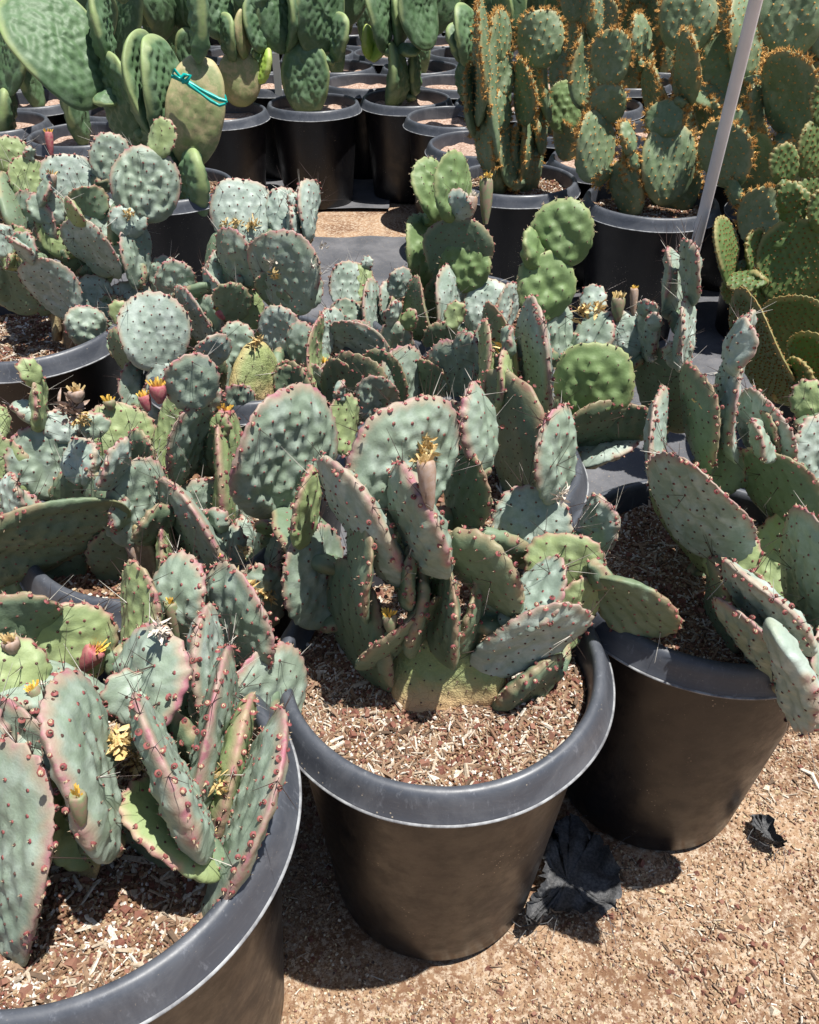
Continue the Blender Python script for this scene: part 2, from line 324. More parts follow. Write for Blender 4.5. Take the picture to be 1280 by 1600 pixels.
# ------------------------------------------------------------------ pads
def hw(t):
    t = np.clip(t, 0, 1); th = np.arccos(1-2*t)
    return np.sin(th)**.80*(.88 + .12*np.minimum(1, t/.6))
KP = {  # spacing, bump height, margin spacing, areole style, spine count
 'g': (.0235, .0052, .012, 'mag', 9), 'b': (.0215, .0040, .012, 'mag', 7), 'y': (.0225, .0034, .012, 'mag', 5),
 'l': (.028, .0075, .013, 'grn', 0), 'd': (.0205, .0020, .013, 'mag', 3), 'o': (.024, .0018, .03, 'grn', 0),
 'w': (.03, .002, .05, 'none', 0), 's': (.030, .0042, .014, 'glo', 0), 'k': (.0145, .0030, .009, 'dot', 0),
 'p': (.032, .0100, .05, 'none', 0), 't': (.04, .002, .05, 'none', 0), 'v': (.026, .004, .03, 'none', 0)}
def pad_mesh(L, W, T, kind, seed, nr=24, ns=64, spines=None, areoles=True, bumpk=1., bend=None):
    r = np.random.default_rng(seed); dsp, A, msp, sty, nsp = KP[kind]
    s1 = 1-(1-np.linspace(0, 1, nr+1)[1:])**1.55; phi = np.linspace(0, 2*np.pi, ns, endpoint=False)
    t = (1-np.cos(phi))/2; sg = np.where(phi <= np.pi, 1, -1)
    ox = sg*hw(t)*W/2; oz = t*L
    lump = 1 + sum(a*np.cos(k*phi+p) for k, a, p in zip((2, 3, 5), r.uniform(0, .022, 3), r.uniform(0, 6.28, 3)))
    # margin scallops
    nm = max(8, int(1.35*(L+W)*.78/msp*2/2)); msc = .0016 if kind not in 'pto' else .0006
    lump = lump + (msc/(W/2))*np.cos(phi*nm)*(t > .12)
    cz = .52*L; OX = ox*lump; OZ = cz+(oz-cz)*lump
    S, P = np.meshgrid(s1, np.arange(ns), indexing='ij')
    X = S*OX[P]; Z = cz + S*(OZ[P]-cz)
    prof = np.sqrt(np.clip(1-S**4.2, 0, 1)); half = T/2*prof*(1+.35*np.clip(1-Z/L*1.3, 0, 1))
    fade = np.clip(1-S**9, 0, 1)
    # areole lattice (staggered, jittered)
    pts = []
    row = 0; z = L*.10
    while z < L*.97:
        x = -W/2 + (dsp/2 if row % 2 else 0)
        while x < W/2:
            px, pz = x+r.normal(0, dsp*.10), z+r.normal(0, dsp*.10) + .35*x*x/W
            tt = pz/L
            if 0.05 < tt < .96 and abs(px) < hw(tt)*W/2*.90 and ((px)/(W/2))**2 + ((pz-cz)/(L/2))**2 < .86: pts.append((px, pz))
            x += dsp
        z += dsp*.80; row += 1
    pts = np.array(pts) if pts else np.zeros((0, 2))
    def relief(sgn):
        r2 = np.random.default_rng(seed*2+(sgn > 0)); h = np.zeros_like(X); d = dsp
        q = pts + r2.normal(0, d*.05, pts.shape)
        for (ax, az) in q:
            if kind in 'gbyls':      # ridges run up from the foot of the pad and end in an areole
                rl = math.hypot(ax, az+.25*L); ex, ez = ax/rl, (az+.25*L)/rl; u = (X-ax)*ex+(Z-az)*ez; v = (X-ax)*ez-(Z-az)*ex
                h += A*bumpk*r2.uniform(.6, 1.3)*np.exp(-(v/(.34*d))**2 - np.where(u > 0, u/(.24*d), u/(.85*d))**2)
            else:
                dx = X-ax; dz = Z-az; h += A*bumpk*r2.uniform(.7, 1.25)*np.exp(-(dx/(.36*d))**2 - np.where(dz > 0, dz/(.62*d), dz/(.26*d))**2)
        k = np.zeros_like(X)
        for _ in range(5):
            kx, kz = r2.normal(0, 55), r2.normal(0, 24); k += np.cos(kx*X+kz*Z+r2.uniform(0, 6.28))
        h += .0009*bumpk*k*min(1, L/.12)
        if kind in 'gbd' and r2.random() < .5: h += .0011*np.sin(X*r2.uniform(230, 330)+np.sin(Z*45)*1.1)*np.clip(Z/L*1.6, 0, 1)
        return h*fade, q
    hf, qf = relief(-1); hb, qb = relief(1)
    cb = r.normal(0, 1.0) if bend is None else bend; c2 = r.normal(0, .8); tw = r.normal(0, .25)
    warp = cb*(Z-cz)**2*.8 + c2*X**2*.7 + tw*X*(Z-cz)/L + .0035*np.sin(Z/L*5+P*0+r.uniform(0, 6))*S + .0022*np.sin(3*phi[P]+r.uniform(0, 6))*S**3
    YF = warp - half - hf; YB = warp + half + hb
    cF = np.array([[0, warp[0].mean()-T/2-hf[0].mean(), cz]]); cB = np.array([[0, warp[0].mean()+T/2+hb[0].mean(), cz]])
    Vf = np.stack([X, YF, Z], -1); Vb = np.stack([X, YB, Z], -1)
    V = np.concatenate([Vf.reshape(-1, 3), Vb[:-1].reshape(-1, 3), cF, cB]); nF = nr*ns; nB = (nr-1)*ns; iF, iB = nF+nB, nF+nB+1
    i, j = np.meshgrid(np.arange(nr-1), np.arange(ns), indexing='ij'); j2 = (j+1) % ns
    q1 = np.stack([i*ns+j, (i+1)*ns+j, (i+1)*ns+j2, i*ns+j2], -1).reshape(-1, 4)
    def bi(i_, j_): return np.where(i_ == nr-1, (nr-1)*ns+j_, nF+i_*ns+j_)
    q2 = np.stack([bi(i, j), bi(i, j2), bi(i+1, j2), bi(i+1, j)], -1).reshape(-1, 4)
    jj = np.arange(ns); jn = (jj+1) % ns
    # centre fans as degenerate-free quads (ring verts pairs)
    je = jj[::2]; c1 = np.stack([np.full(ns//2, iF), je, (je+1) % ns, (je+2) % ns], -1)
    c2_ = np.stack([np.full(ns//2, iB), nF+(je+2) % ns, nF+(je+1) % ns, nF+je], -1)
    Q = np.concatenate([q1, q2, c1, c2_])
    ed = np.concatenate([S.reshape(-1)*np.clip((Z.reshape(-1)/L)*2.2+.25, 0, 1), (S[:-1].reshape(-1))*np.clip((Z[:-1].reshape(-1)/L)*2.2+.25, 0, 1), [0, 0]])
    tt = np.clip(V[:, 2]/L, 0, 1)
    out = {'pad': (V, Q, ed, tt)}
    # areoles
    AV, AF, AM = [], [], []
    SV, SF, SM = [], [], []
    def dome(c, n, rad, hgt, m1, m2, k=6, elong=1.):
        n = n/np.linalg.norm(n); u = np.cross(n, [.3, .1, .95]); u /= np.linalg.norm(u); v = np.cross(n, u); b0 = len(AV)
        a0 = r.uniform(0, 6.28)
        for q in range(k): a = a0+2*np.pi*q/k; AV.append(c - n*rad*.3 + rad*(u*np.cos(a)+v*np.sin(a)*elong))
        for q in range(k): a = a0+2*np.pi*q/k; AV.append(c + n*hgt*.7 + rad*.55*(u*np.cos(a)+v*np.sin(a)*elong))
        AV.append(c+n*hgt*.75)
        for q in range(k): AF.append((b0+q, b0+(q+1) % k, b0+k+(q+1) % k, b0+k+q)); AM.append(m1)
        for q in range(0, k, 2): AF.append((b0+2*k, b0+k+q, b0+k+(q+1) % k, b0+k+(q+2) % k)); AM.append(m2)
    def tuft(c, n, ln, cnt, rad, m):
        for _ in range(cnt):
            d = n + r.normal(0, .55, 3); d /= np.linalg.norm(d); spike(AV, AF, AM, c, d, ln*r.uniform(.6, 1.2), rad, m)
    def spike(VV, FF, MM, c, d, ln, rad, m):
        u = np.cross(d, [.3, .7, .2]); u /= np.linalg.norm(u); v = np.cross(d, u); b0 = len(VV)
        for a in (0, 2.09, 4.19): VV.append(c - d*.001 + rad*(u*math.cos(a)+v*math.sin(a)))
        for a in (0, 2.09, 4.19): VV.append(c + d*ln + rad*.3*(u*math.cos(a)+v*math.sin(a)))
        for q in range(3): FF.append((b0+q, b0+(q+1) % 3, b0+3+(q+1) % 3, b0+3+q)); MM.append(m)
    fl = Vf.reshape(-1, 3); bl = Vb.reshape(-1, 3)
    if areoles and sty != 'none':
        for side, q, arr in ((-1, qf, fl), (1, qb, bl)):
            for (ax, az) in q:
                k = np.argmin((arr[:, 0]-ax)**2+(arr[:, 2]-az)**2); c = arr[k].copy(); n = np.array([0, side*1., .35])
                if sty == 'mag':
                    up = az/L
                    dome(c, n, r.uniform(.0015, .0021)*(1.2 if up > .6 else 1), .0009, 0 if r.random() < .35+.5*(up > .75) else 1, 1, 6)
                    if r.random() < .6: spike(AV, AF, AM, c+n*.0008, np.array([0, side*.8, .55])/.97+r.normal(0, .15, 3), .0022, .0006, 2)
                elif sty == 'grn': dome(c, n, .0016, .001, 1, 1, 6); tuft(c, np.array([0, side, .2]), .004, 1, .0006, 2)
                elif sty == 'glo': dome(c, n, .0030, .002, 0, 0, 6); tuft(c, np.array([0, side, .2]), .007, 3, .0010, 0)
                elif sty == 'dot': dome(c, n, .0025, .0022, 0, 0, 5)
        # margin areoles
        w = {'mag': .0031, 'grn': .0016, 'glo': .0040, 'dot': .0017}[sty]; acc = 0; edge = Vf[-1]
        for k in range(ns):
            a, b = edge[k], edge[(k+1) % ns]; acc += np.linalg.norm(b-a)
            if acc > msp*r.uniform(.7, 1.3):
                acc = 0; tz = a[2]/L
                if tz < .30: continue
                n = np.array([a[0]/(W/2)**1, 0, (a[2]-cz)/(L/2)]); n /= np.linalg.norm(n)+1e-6
                for rep in range(2 if r.random() < (.45 if sty != 'glo' else .9) else 1):
                    c = a + np.array([0, r.normal(0, T*.22), 0]) - n*.0012; nn = n + np.array([0, r.normal(0, .2), 0])
                    if sty == 'mag': dome(c, nn, w*r.uniform(.8, 1.25), .0018, 0, 1 if r.random() < .6 else 2, 7, r.uniform(.8, 1.2)); spike(AV, AF, AM, c+nn*.0014, nn+r.normal(0, .2, 3), .0024, .0008, 2)
                    elif sty == 'grn': dome(c, nn, w, .002, 1, 1); tuft(c, nn, .006, 2, .0008, 2)
                    elif sty == 'glo': dome(c, nn, w*1.1, .004, 0, 0); tuft(c, nn, .014, 10, .0014, 0)
                    else: dome(c, nn, w, .002, 0, 0)
        ns_ = nsp if spines is None else spines
        if sty == 'mag' and ns_:
            for _ in range(int(ns_)):
                if r.random() < .72:
                    k = r.integers(ns); k = int(round((np.pi + r.normal(0, .75))/(2*np.pi)*ns)) % ns; c = edge[k]; n = np.array([c[0]/(W/2), 0, (c[2]-cz)/(L/2)])
                else:
                    if not len(qf): continue
                    ax, az = qf[r.integers(len(qf))]; 
                    if az < L*.45: continue
                    k = np.argmin((fl[:, 0]-ax)**2+(fl[:, 2]-az)**2); c = fl[k]; n = np.array([0, -1, .2])
                n = n/np.linalg.norm(n)
                for _ in range(r.integers(1, 4)):
                    d = n + r.normal(0, .42, 3); d /= np.linalg.norm(d)
                    spike(SV, SF, SM, c, d, r.uniform(.014, .050), .0006, 1 if r.random() < .2 else 0)
    if AV: out['areoles'] = (np.array(AV), np.array(AF), AM)
    if SV: out['spines'] = (np.array(SV), np.array(SF), SM)
    return out
AMATS = {'mag': [M_TUB, M_PIT, M_TUFT], 'grn': [M_TUBG, M_PIT, M_TUFT], 'glo': [M_GLO], 'dot': [M_GLOY], 'none': []}
SEED = [100]
def build_pad(parent, M4, L, W, T, kind, nr=24, ns=64, spines=None, name='pad', bumpk=1., bend=None, scale_pad=True, areoles=True):
    SEED[0] += 1; o_ = pad_mesh(L, W, T, kind, SEED[0], nr, ns, spines, areoles, bumpk, bend)
    V, Q, ed, tt = o_['pad']
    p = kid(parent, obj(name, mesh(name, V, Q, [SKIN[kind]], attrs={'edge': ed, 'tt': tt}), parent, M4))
    sty = KP[kind][3]
    if 'areoles' in o_: a = o_['areoles']; q = kid(p, obj('areoles', mesh('areoles', a[0], a[1], AMATS[sty], a[2]), p)); q['kind'] = 'stuff'
    if 'spines' in o_: a = o_['spines']; q = kid(p, obj('spines', mesh('spines', a[0], a[1], [M_SPD, M_SPW], a[2]), p)); q['kind'] = 'stuff'
    return p

CL = []
class Plant:
    def __init__(s, name, loc, label, group=None, cat='cactus'):
        s.loc = Vector(loc); s.root = empty(name, loc); tag(s.root, label, cat, group); s.pads = []; s.inv = Matrix.Translation(-s.loc)
    def hit(s, x, y, marg=1.05):
        """nearest existing pad met by the ray through a photo point"""
        d = ray(x, y); best = None
        for (B, X, Y, Z, L, W) in s.pads:
            den = d.dot(Y)
            if abs(den) < .08: continue
            k = (B-CAMP).dot(Y)/den; P = CAMP+d*k; lx = (P-B).dot(X); lz = (P-B).dot(Z)
            if 0 < lz/L < 1 and abs(lx) < float(hw(lz/L))*W/2*marg and (best is None or P.y < best.y): best = P
        return best
    def near(s, P):
        best = None
        for (B, X, Y, Z, L, W) in s.pads:
            lx = max(-W*.38, min(W*.38, (P-B).dot(X))); lz = max(L*.2, min(L*.9, (P-B).dot(Z))); Q = B+X*lx+Z*lz
            if best is None or (Q-P).length < (best-P).length: best = Q
        return best
    def pad(s, bx, by, tx, ty, w, off=0., lean=.35, lit=1, m='g', k=.8, T=.014, res=1, spines=None, bumpk=1., link=True, bend=None, snap=True):
        Yb = s.loc.y+off; B = at_y(bx, by, Yb); h = s.hit(bx, by)
        if B.z < .405: Yb = at_z(bx, by, .405).y; CL.append((s.root.name, bx, by, round(Yb-s.loc.y-off, 2))); B = at_y(bx, by, Yb)
        if snap and h is not None and abs(h.y-Yb) < .10: B = h; Yb = B.y
        lean = lean-.06 if lit else lean-.17
        lm = math.hypot(tx-bx, ty-by)*depth(B)/F
        Tp = at_y(tx, ty, Yb + lean*lm); ax = Tp-B; L = ax.length; Z = ax/L
        mid = (B+Tp)/2; wm = w*depth(mid)/F; W = max(k*L, wm)
        view = (CAMP-mid).normalized(); n0 = (view - Z*view.dot(Z)).normalized()
        T_ = min(T, L*.3)
        th = 0.
        if wm < .97*W:
            lo, hi = 0., math.pi/2
            for _ in range(30):
                mi = (lo+hi)/2
                if W*math.cos(mi)+T_*math.sin(mi)*.9 > wm: lo = mi
                else: hi = mi
            th = min(lo, 1.50)
        na = Matrix.Rotation(th, 3, Z) @ n0; nb = Matrix.Rotation(-th, 3, Z) @ n0
        n = max((na, nb), key=lambda q: q.dot(SUN)*(1 if lit else -1))
        Yv = -n; Xv = Yv.cross(Z).normalized(); ex = .035 if (B.z < .43 and Z.z > .4) else min(.006, L*.06); B2 = B - Z*ex; L += ex
        M = Matrix(((Xv.x, Yv.x, Z.x, B2.x), (Xv.y, Yv.y, Z.y, B2.y), (Xv.z, Yv.z, Z.z, B2.z), (0, 0, 0, 1)))
        if link and h is None: s.connect(B, m, res)
        s.pads.append((B2, Xv, Yv, Z, L, W))
        nr, ns = {2: (30, 88), 1: (20, 56), 0: (12, 36)}[res]
        return build_pad(s.root, s.inv @ M, L, W, T_, m, nr, ns, spines, bumpk=bumpk, bend=bend)
    def connect(s, B, m, res):
        """an older pad reaching from the plant's body to a pad that would otherwise hang in the air"""
        Q = s.near(B)
        foot = Vector((s.loc.x+(B.x-s.loc.x)*.35, s.loc.y+(B.y-s.loc.y)*.35+.01, .405))
        if Q is None or (foot-B).length < (Q-B).length: Q = foot
        ax = B-Q; L = ax.length
        if L < .02: return
        n = max(1, int(round(L/.16)))
        for i in range(n):
            P = Q+ax*(i/n); l = L/n+.014; Z = ax.normalized()
            vw = (CAMP-P).normalized(); nn = (vw-Z*vw.dot(Z)).normalized(); nn = Matrix.Rotation(.9*(1 if (i+len(s.pads)) % 2 else -1), 3, Z) @ nn
            Xv = (-nn).cross(Z).normalized(); W = min(.10, max(.045, l*.7)); P = P-Z*.008
            M = Matrix(((Xv.x, -nn.x, Z.x, P.x), (Xv.y, -nn.y, Z.y, P.y), (Xv.z, -nn.z, Z.z, P.z), (0, 0, 0, 1)))
            build_pad(s.root, s.inv @ M, l, W, .02, 'd' if m in 'gbydo' else m, 12, 32, 0)
    def spot(s, x, y, off=0.):
        h = s.hit(x, y, 1.0)
        if h is None:
            P = at_y(x, y, s.loc.y+off); Q = s.near(P)
            if Q is not None:   # same line of sight, depth of the nearest pad
                P = at_y(x, y, Q.y-.006)
            return P
        return h + (CAMP-h).normalized()*.008
    def dry(s, x, y, size=16, n=16, off=0., mat=None, name='dried_flower'):
        """crumpled petal cluster, size in photo pixels"""
        P = s.spot(x, y, off); P = P + (CAMP-P).normalized()*.012; r = random.Random(int(x*7+y)); sz = 1.25*size*depth(P)/F; V, Fc = [], []
        for _ in range(int(n*2.2)):
            d = Vector((r.gauss(0, 1), r.gauss(0, .8), r.gauss(.35, .8))).normalized(); u = d.cross(Vector((r.random(), r.random(), r.random()))).normalized(); v = d.cross(u)
            o = Vector((r.gauss(0, .22), r.gauss(0, .22), r.gauss(0, .2)))*sz; l = sz*r.uniform(.25, .8); wd = sz*r.uniform(.06, .17); b = len(V); cv = r.uniform(-.5, .5)
            for i, (f, g) in enumerate(((0, .3), (.35, 1), (.7, .8), (1, .08))):
                c = o+d*l*f + v*cv*l*f*f; V += [c-u*wd*g, c+v*wd*.35*g, c+u*wd*g]
                if i: k = b+3*i; Fc += [(k-3, k-2, k+1, k), (k-2, k-1, k+2, k+1)]
        ob = kid(s.root, obj(name, mesh(name, V, np.array(Fc), [mat or M_DRY], smooth=False), s.root, s.inv @ Matrix.Translation(P)))
        return ob
    def fruit(s, x0, y0, x1, y1, w, m=None, tip='yellow', off=0., name='fruit'):
        """tubular bud from its foot to its tip in the photo, w px wide, with areole bumps and a ragged crown"""
        m = m or M_FRU; P = s.spot(x0, y0, off); T_ = at_y(x1, y1, P.y+.25*math.hypot(x1-x0, y1-y0)*depth(P)/F)
        Z = (T_-P); L = Z.length; Z.normalize(); r = w/2*depth(P)/F; q = Z.to_track_quat('Z', 'Y').to_matrix().to_4x4(); R = random.Random(int(x0*3+y0))
        pf = [(.35, -.08), (.62, .1), (.9, .4), (1.05, .72), (1.0, .92), (.82, 1.), (.6, .96), (.05, .93)]; V, Q = [], []
        k = 14
        for i, (a, z) in enumerate(pf):
            for j in range(k): th = 2*math.pi*j/k; rr = r*a*(1+.10*math.cos(th*5+i*1.5)); V.append((rr*math.cos(th), rr*math.sin(th), z*L))
            if i: Q += [((i-1)*k+j, (i-1)*k+(j+1) % k, i*k+(j+1) % k, i*k+j) for j in range(k)]
        M = s.inv @ Matrix.Translation(P) @ q
        fr = kid(s.root, obj(name, mesh(name, V, np.array(Q), [m]), s.root, M))
        V, Q = [], []
        for j in range(22):
            th = R.uniform(0, 6.28); a = R.uniform(0, 1); c = Vector((math.cos(th)*r*.75*a, math.sin(th)*r*.75*a, L*.95)); d = Vector((math.cos(th)*a*.9, math.sin(th)*a*.9, 1)).normalized(); l = r*R.uniform(.5, 1.2); u = d.cross(Vector((.1, .9, .2))).normalized()*r*.16; b = len(V)
            V += [c-u, c+u, c+d*l+u*.6, c+d*l-u*.6]; Q.append((b, b+1, b+2, b+3))
        tm = {'yellow': M_YEL, 'dry': M_DRY, 'white': M_DRYW}[tip]
        kid(fr, obj('floret', mesh('floret', V, np.array(Q), [tm], smooth=False), fr))
        return fr
# ------------------------------------------------------------------ ground
def sheet(name, xs, ys, zf, mat, kind='structure'):
    X, Y = np.meshgrid(xs, ys, indexing='ij'); Z = zf(X, Y); V = np.stack([X, Y, Z], -1).reshape(-1, 3); a, b = X.shape
    i, j = np.meshgrid(np.arange(a-1), np.arange(b-1), indexing='ij'); Q = np.stack([i*b+j, (i+1)*b+j, (i+1)*b+j+1, i*b+j+1], -1).reshape(-1, 4)
    return tag(obj(name, mesh(name, V, Q, [mat])), kind=kind)
def gs(y): k = np.clip((2.5-y)/1.5, 0, 1); return -.074*k*k*(3-2*k)
def gzn(x, y): return .0035*np.sin(x*43+np.sin(y*31)*2)*np.sin(y*39+x*12) + .005*np.sin(x*7+1)*np.sin(y*6)+.003*np.sin(x*21+y*17)
def gz(x, y): return gzn(x, y)+gs(y)
xs = np.unique(np.r_[np.array([-200, -60, -20, -8]), np.linspace(-2.5, 3, 160), np.array([8, 20, 60, 200])])
ys = np.unique(np.r_[np.array([-60, -10]), np.linspace(-1, 3, 120), np.array([4, 6, 9, 14, 30, 80, 300])])
sheet('ground', xs, ys, lambda X, Y: gzn(X, Y)*np.clip(1-(np.abs(X)-2.5), 0, 1)*(Y < 3) + gs(Y) - .008, M_GROUND)
def fab(name, x0, x1, y0, y1, seed):
    r = np.random.default_rng(seed); f = r.normal(0, 1, (6, 3))
    def zf(X, Y):
        z = sum(.0022*np.sin(X*a*9+Y*b*9+c) for a, b, c in f); e = np.minimum(np.minimum(X-x0, x1-X), np.minimum(Y-y0, y1-Y)); return gs(Y)+.007+z*.8 + .004*np.exp(-e/.03)
    sheet(name, np.linspace(x0, x1, 90), np.linspace(y0, y1, 60), zf, M_FAB)
fab('fabric_ground_cover', -2.6, 1.9, 1.46, 3.66, 3)
fab('fabric_ground_cover', -3.4, -.10, 4.06, 5.2, 4)

# grit, pebbles and chips on the open ground in front
front = [(-.366, .514), (.043, .73), (.45, .934)]
def pick_front(dens_edge):
    def f(r, n):
        x = r.uniform(-.25, 1.25, n); y = r.uniform(.30, 1.45, n); ok = np.ones(n, bool)
        for px, py in front: ok &= np.hypot(x-px, y-py) > .176
        if dens_edge: ok &= (np.sin(x*9+2)*np.sin(y*11+x*5)+1.1*np.exp(-((x-.62)**2+(y-.52)**2)/.03)+r.normal(0, .35, n)) > dens_edge-.75
        return x[ok], y[ok]
    return f
gzz = lambda x, y: gz(x, y)-.0075
A = blades(38000, 1, gzz, (.002, .007), (.0018, .005), (.0015, .004), 5, zj=.002, tilt=.5, pick=pick_front(0))
tag(obj('ground_grit', mesh('ground_grit', A[0], A[1], [M_GRIT], attrs={'rnd': A[2]}, smooth=False)), kind='stuff')
A = blades(8000, 1, gzz, (.007, .026), (.0012, .0035), (.0006, .002), 6, zj=.004, tilt=.15, pick=pick_front(.7))
B = blades(420, 1, gzz, (.018, .045), (.004, .009), (.002, .004), 8, zj=.004, tilt=.15, pick=pick_front(.8))
tag(obj('fallen_wood_chips', mesh('fallen_wood_chips', np.r_[A[0], B[0]], np.r_[A[1], B[1]+len(A[0])], [M_CHIP], attrs={'rnd': np.r_[A[2], B[2]]}, smooth=False)), kind='stuff')
Z = blades(70, 1, gzz, (.014, .026), (.010, .018), (.007, .012), 19, zj=.001, tilt=.4, pick=pick_front(.9))
tag(obj('pebbles', mesh('pebbles', Z[0], Z[1], [M_GRIT], attrs={'rnd': Z[2]}, smooth=False)), kind='stuff')
A = blades(1100, 1, gzz, (.006, .013), (.006, .011), (.004, .009), 9, zj=.002, tilt=.5, pick=pick_front(.6))
tag(obj('lava_gravel', mesh('lava_gravel', A[0], A[1], [M_PERL], attrs={'rnd': A[2]*.30+.34}, smooth=False)), kind='stuff')

# torn weed fabric between the two front pots
def scrap(name, poly, z, seed, label, curl=.03):
    r = np.random.default_rng(seed); P = [at_z(x, y, -.058) for x, y in poly]; c = sum((p for p in P), Vector())/len(P); n = len(P); V, Q = [], []
    m = 9; dense = []
    for i in range(n):
        a, b = P[i], P[(i+1) % n]
        for k in range(m): dense.append(a.lerp(b, k/m)+Vector((r.normal(0, .0032), r.normal(0, .0032), 0)))
    R_ = 18; N_ = len(dense)
    for k in range(R_+1):
        f = 1-k/R_
        for p in dense:
            q = c.lerp(p, max(f, .001)); w = .004*math.sin(q.x*110+q.y*60+2*math.sin(q.y*80))+.005*math.sin(q.y*95-q.x*50+1.5*math.sin(q.x*120)); e = max(0, f-.72)/.28
            V.append((q.x-c.x, q.y-c.y, z + w*f + curl*e*e*max(0, math.sin((q.x-c.x)*14-(q.y-c.y)*22+1.2))))
    for k in range(R_):
        for j in range(N_): Q.append((k*N_+j, k*N_+(j+1) % N_, (k+1)*N_+(j+1) % N_, (k+1)*N_+j))
    root = empty(name, (c.x, c.y, -.060)); tag(root, label, 'fabric scrap')
    kid(root, obj('fabric', mesh('fabric', V, np.array(Q), [M_FABD]), root)); V, Q = [], []
    for _ in range(26 if len(poly) > 8 else 8):
        p = dense[r.integers(N_)]; p = p-c; d = Vector((p.x+r.normal(0, .05), p.y+r.normal(0, .05), 0)).normalized(); q = Vector((p.x, p.y, z+.004)); l = r.uniform(.01, .045)
        for s in range(4):
            d2 = (d+Vector((r.normal(0, .35), r.normal(0, .35), r.normal(-.05, .12)))).normalized(); e = q+d2*l/3; e.z = max(.002, e.z); u = d2.cross(Vector((0, 0, 1)))*.0005; b = len(V)
            V += [q-u, q+u, e+u, e-u]; Q.append((b, b+1, b+2, b+3)); q, d = e, d2
    f = kid(root, obj('frayed_threads', mesh('frayed_threads', V, np.array(Q), [M_FABD], smooth=False), root)); f['kind'] = 'stuff'
scrap('fabric_scrap', [(860, 1290), (905, 1276), (938, 1325), (972, 1392), (960, 1428), (908, 1432), (860, 1440), (815, 1462), (826, 1420), (846, 1390), (848, 1340)], .008, 4, 'torn black weed fabric with a curled frayed edge lying between the front pots')
scrap('fabric_scrap', [(1172, 1278), (1195, 1282), (1222, 1325), (1215, 1333), (1190, 1318), (1176, 1298)], .007, 5, 'small crumpled dark fabric shred on the sand right of the front pots', .02)
if 0: scrap('fabric_scrap', [(482, 1494), (510, 1486), (545, 1490), (548, 1502), (505, 1510), (486, 1508)], .006, 6, 'small dark grey fabric shred on the ground at the left foot of the front middle pot', .004)

# ------------------------------------------------------------------ pots
PL = dict(A=(-.375, .515), B=(.043, .75), C=(.455, .935), I=(-.41, 1.06), J=(.09, 1.215), E=(-.90, 1.79), Fp=(-.35, 1.62), G=(.11, 1.87), K=(1.15, 1.92))
make_pot(*PL['A'], POTDET[0], 'black nursery pot with grey rim, cut off by the lower left edge of the photo', .4, 1.06)
make_pot(*PL['B'], POTDET[1], 'black nursery pot in the front middle with its whole front wall in view', 1.7)
make_pot(*PL['C'], POTDET[2], 'black nursery pot at the right front, shaded dark soil and a scalloped worn rim', 2.6)
make_pot(*PL['I'], POTMID[0], 'black nursery pot mostly hidden behind the lower left pot, rim showing left of pale chips', .9)
make_pot(*PL['J'], POTMID[1], 'black nursery pot mostly hidden behind the front middle pot, a strip of grey rim showing', .2)
make_pot(*PL['E'], pot_meshes(35, 96, 1, -.022), 'black nursery pot at the left edge with a brown woody cactus trunk in pale chips', 2.2)
make_pot(*PL['Fp'], POTMID[1], 'hidden nursery pot under the yellow stemmed cactus left of centre', 3.)
make_pot(*PL['G'], POTFR[0], 'hidden nursery pot under the cactus with the scalloped bright green pads', 4.)
make_pot(*PL['K'], POTFR[1], 'black nursery pot at the right edge under the densely dotted cactus', 5.)
FARP = [(-.83, 2.93, 'black nursery pot holding the paddle cactus with the teal ribbon'),
        (.80, 2.76, 'large black nursery pot left of the grey pipe, under the spiny orange edged cactus'),
        (.375, 2.99, 'black nursery pot holding the tall narrow orange bristled cactus'),
        (1.27, 2.70, 'black nursery pot right of the grey pipe with shaded soil'),
        (.29, 3.47, 'black nursery pot just behind the tall narrow orange bristled cactus'),
        (-1.80, 3.83, 'black nursery pot at the left edge below the big tilted green paddle'),
        (-.87, 4.05, 'black nursery pot right of the tan paddle tied with teal ribbon'),
        (-.455, 4.22, 'black nursery pot under the wide shadow striped green paddle'),
        (-.015, 4.33, 'black nursery pot under the narrow upright green paddle, at the right end of its row')]
for i, (x, y, lb) in enumerate(FARP): make_pot(x, y, POTFAR if i > 3 else POTFR[i % 2], lb, i*.7, .97)
# crowded rows behind, on a staggered lattice
rows = []; rr = random.Random(5); OWN = {}; SD = {}
for k in range(9):
    y = 4.72+.44*k
    for j in range(-9, 14):
        x = -.23+.455*j+(.2275 if k % 2 else 0)+.06*k + rr.uniform(-.02, .02); u = x/(y*.788+.53)*F
        if -740 < u < 740: rows.append((x, y+rr.uniform(-.02, .02)))
for x, y in [(1.25, 3.20), (.75, 3.25), (1.75, 3.05), (.20, 3.93), (.66, 3.75), (1.12, 3.68), (1.58, 3.55), (2.05, 3.5), (.43, 4.22), (.88, 4.2), (1.33, 4.15), (1.8, 4.05), (2.3, 4.0), (-1.36, 3.62), (-1.33, 4.12), (-1.8, 4.3), (-2.25, 4.1)]: rows.append((x, y)); OWN[(x, y)] = 1
rows[-17:] = sorted(rows[-17:], key=lambda q: q[1])
tmpl = make_pot(rows[0][0], rows[0][1], POTFAR, 'black nursery pot in the crowded rows at the back', 0, .97, 'black pots standing in crowded rows at the back')
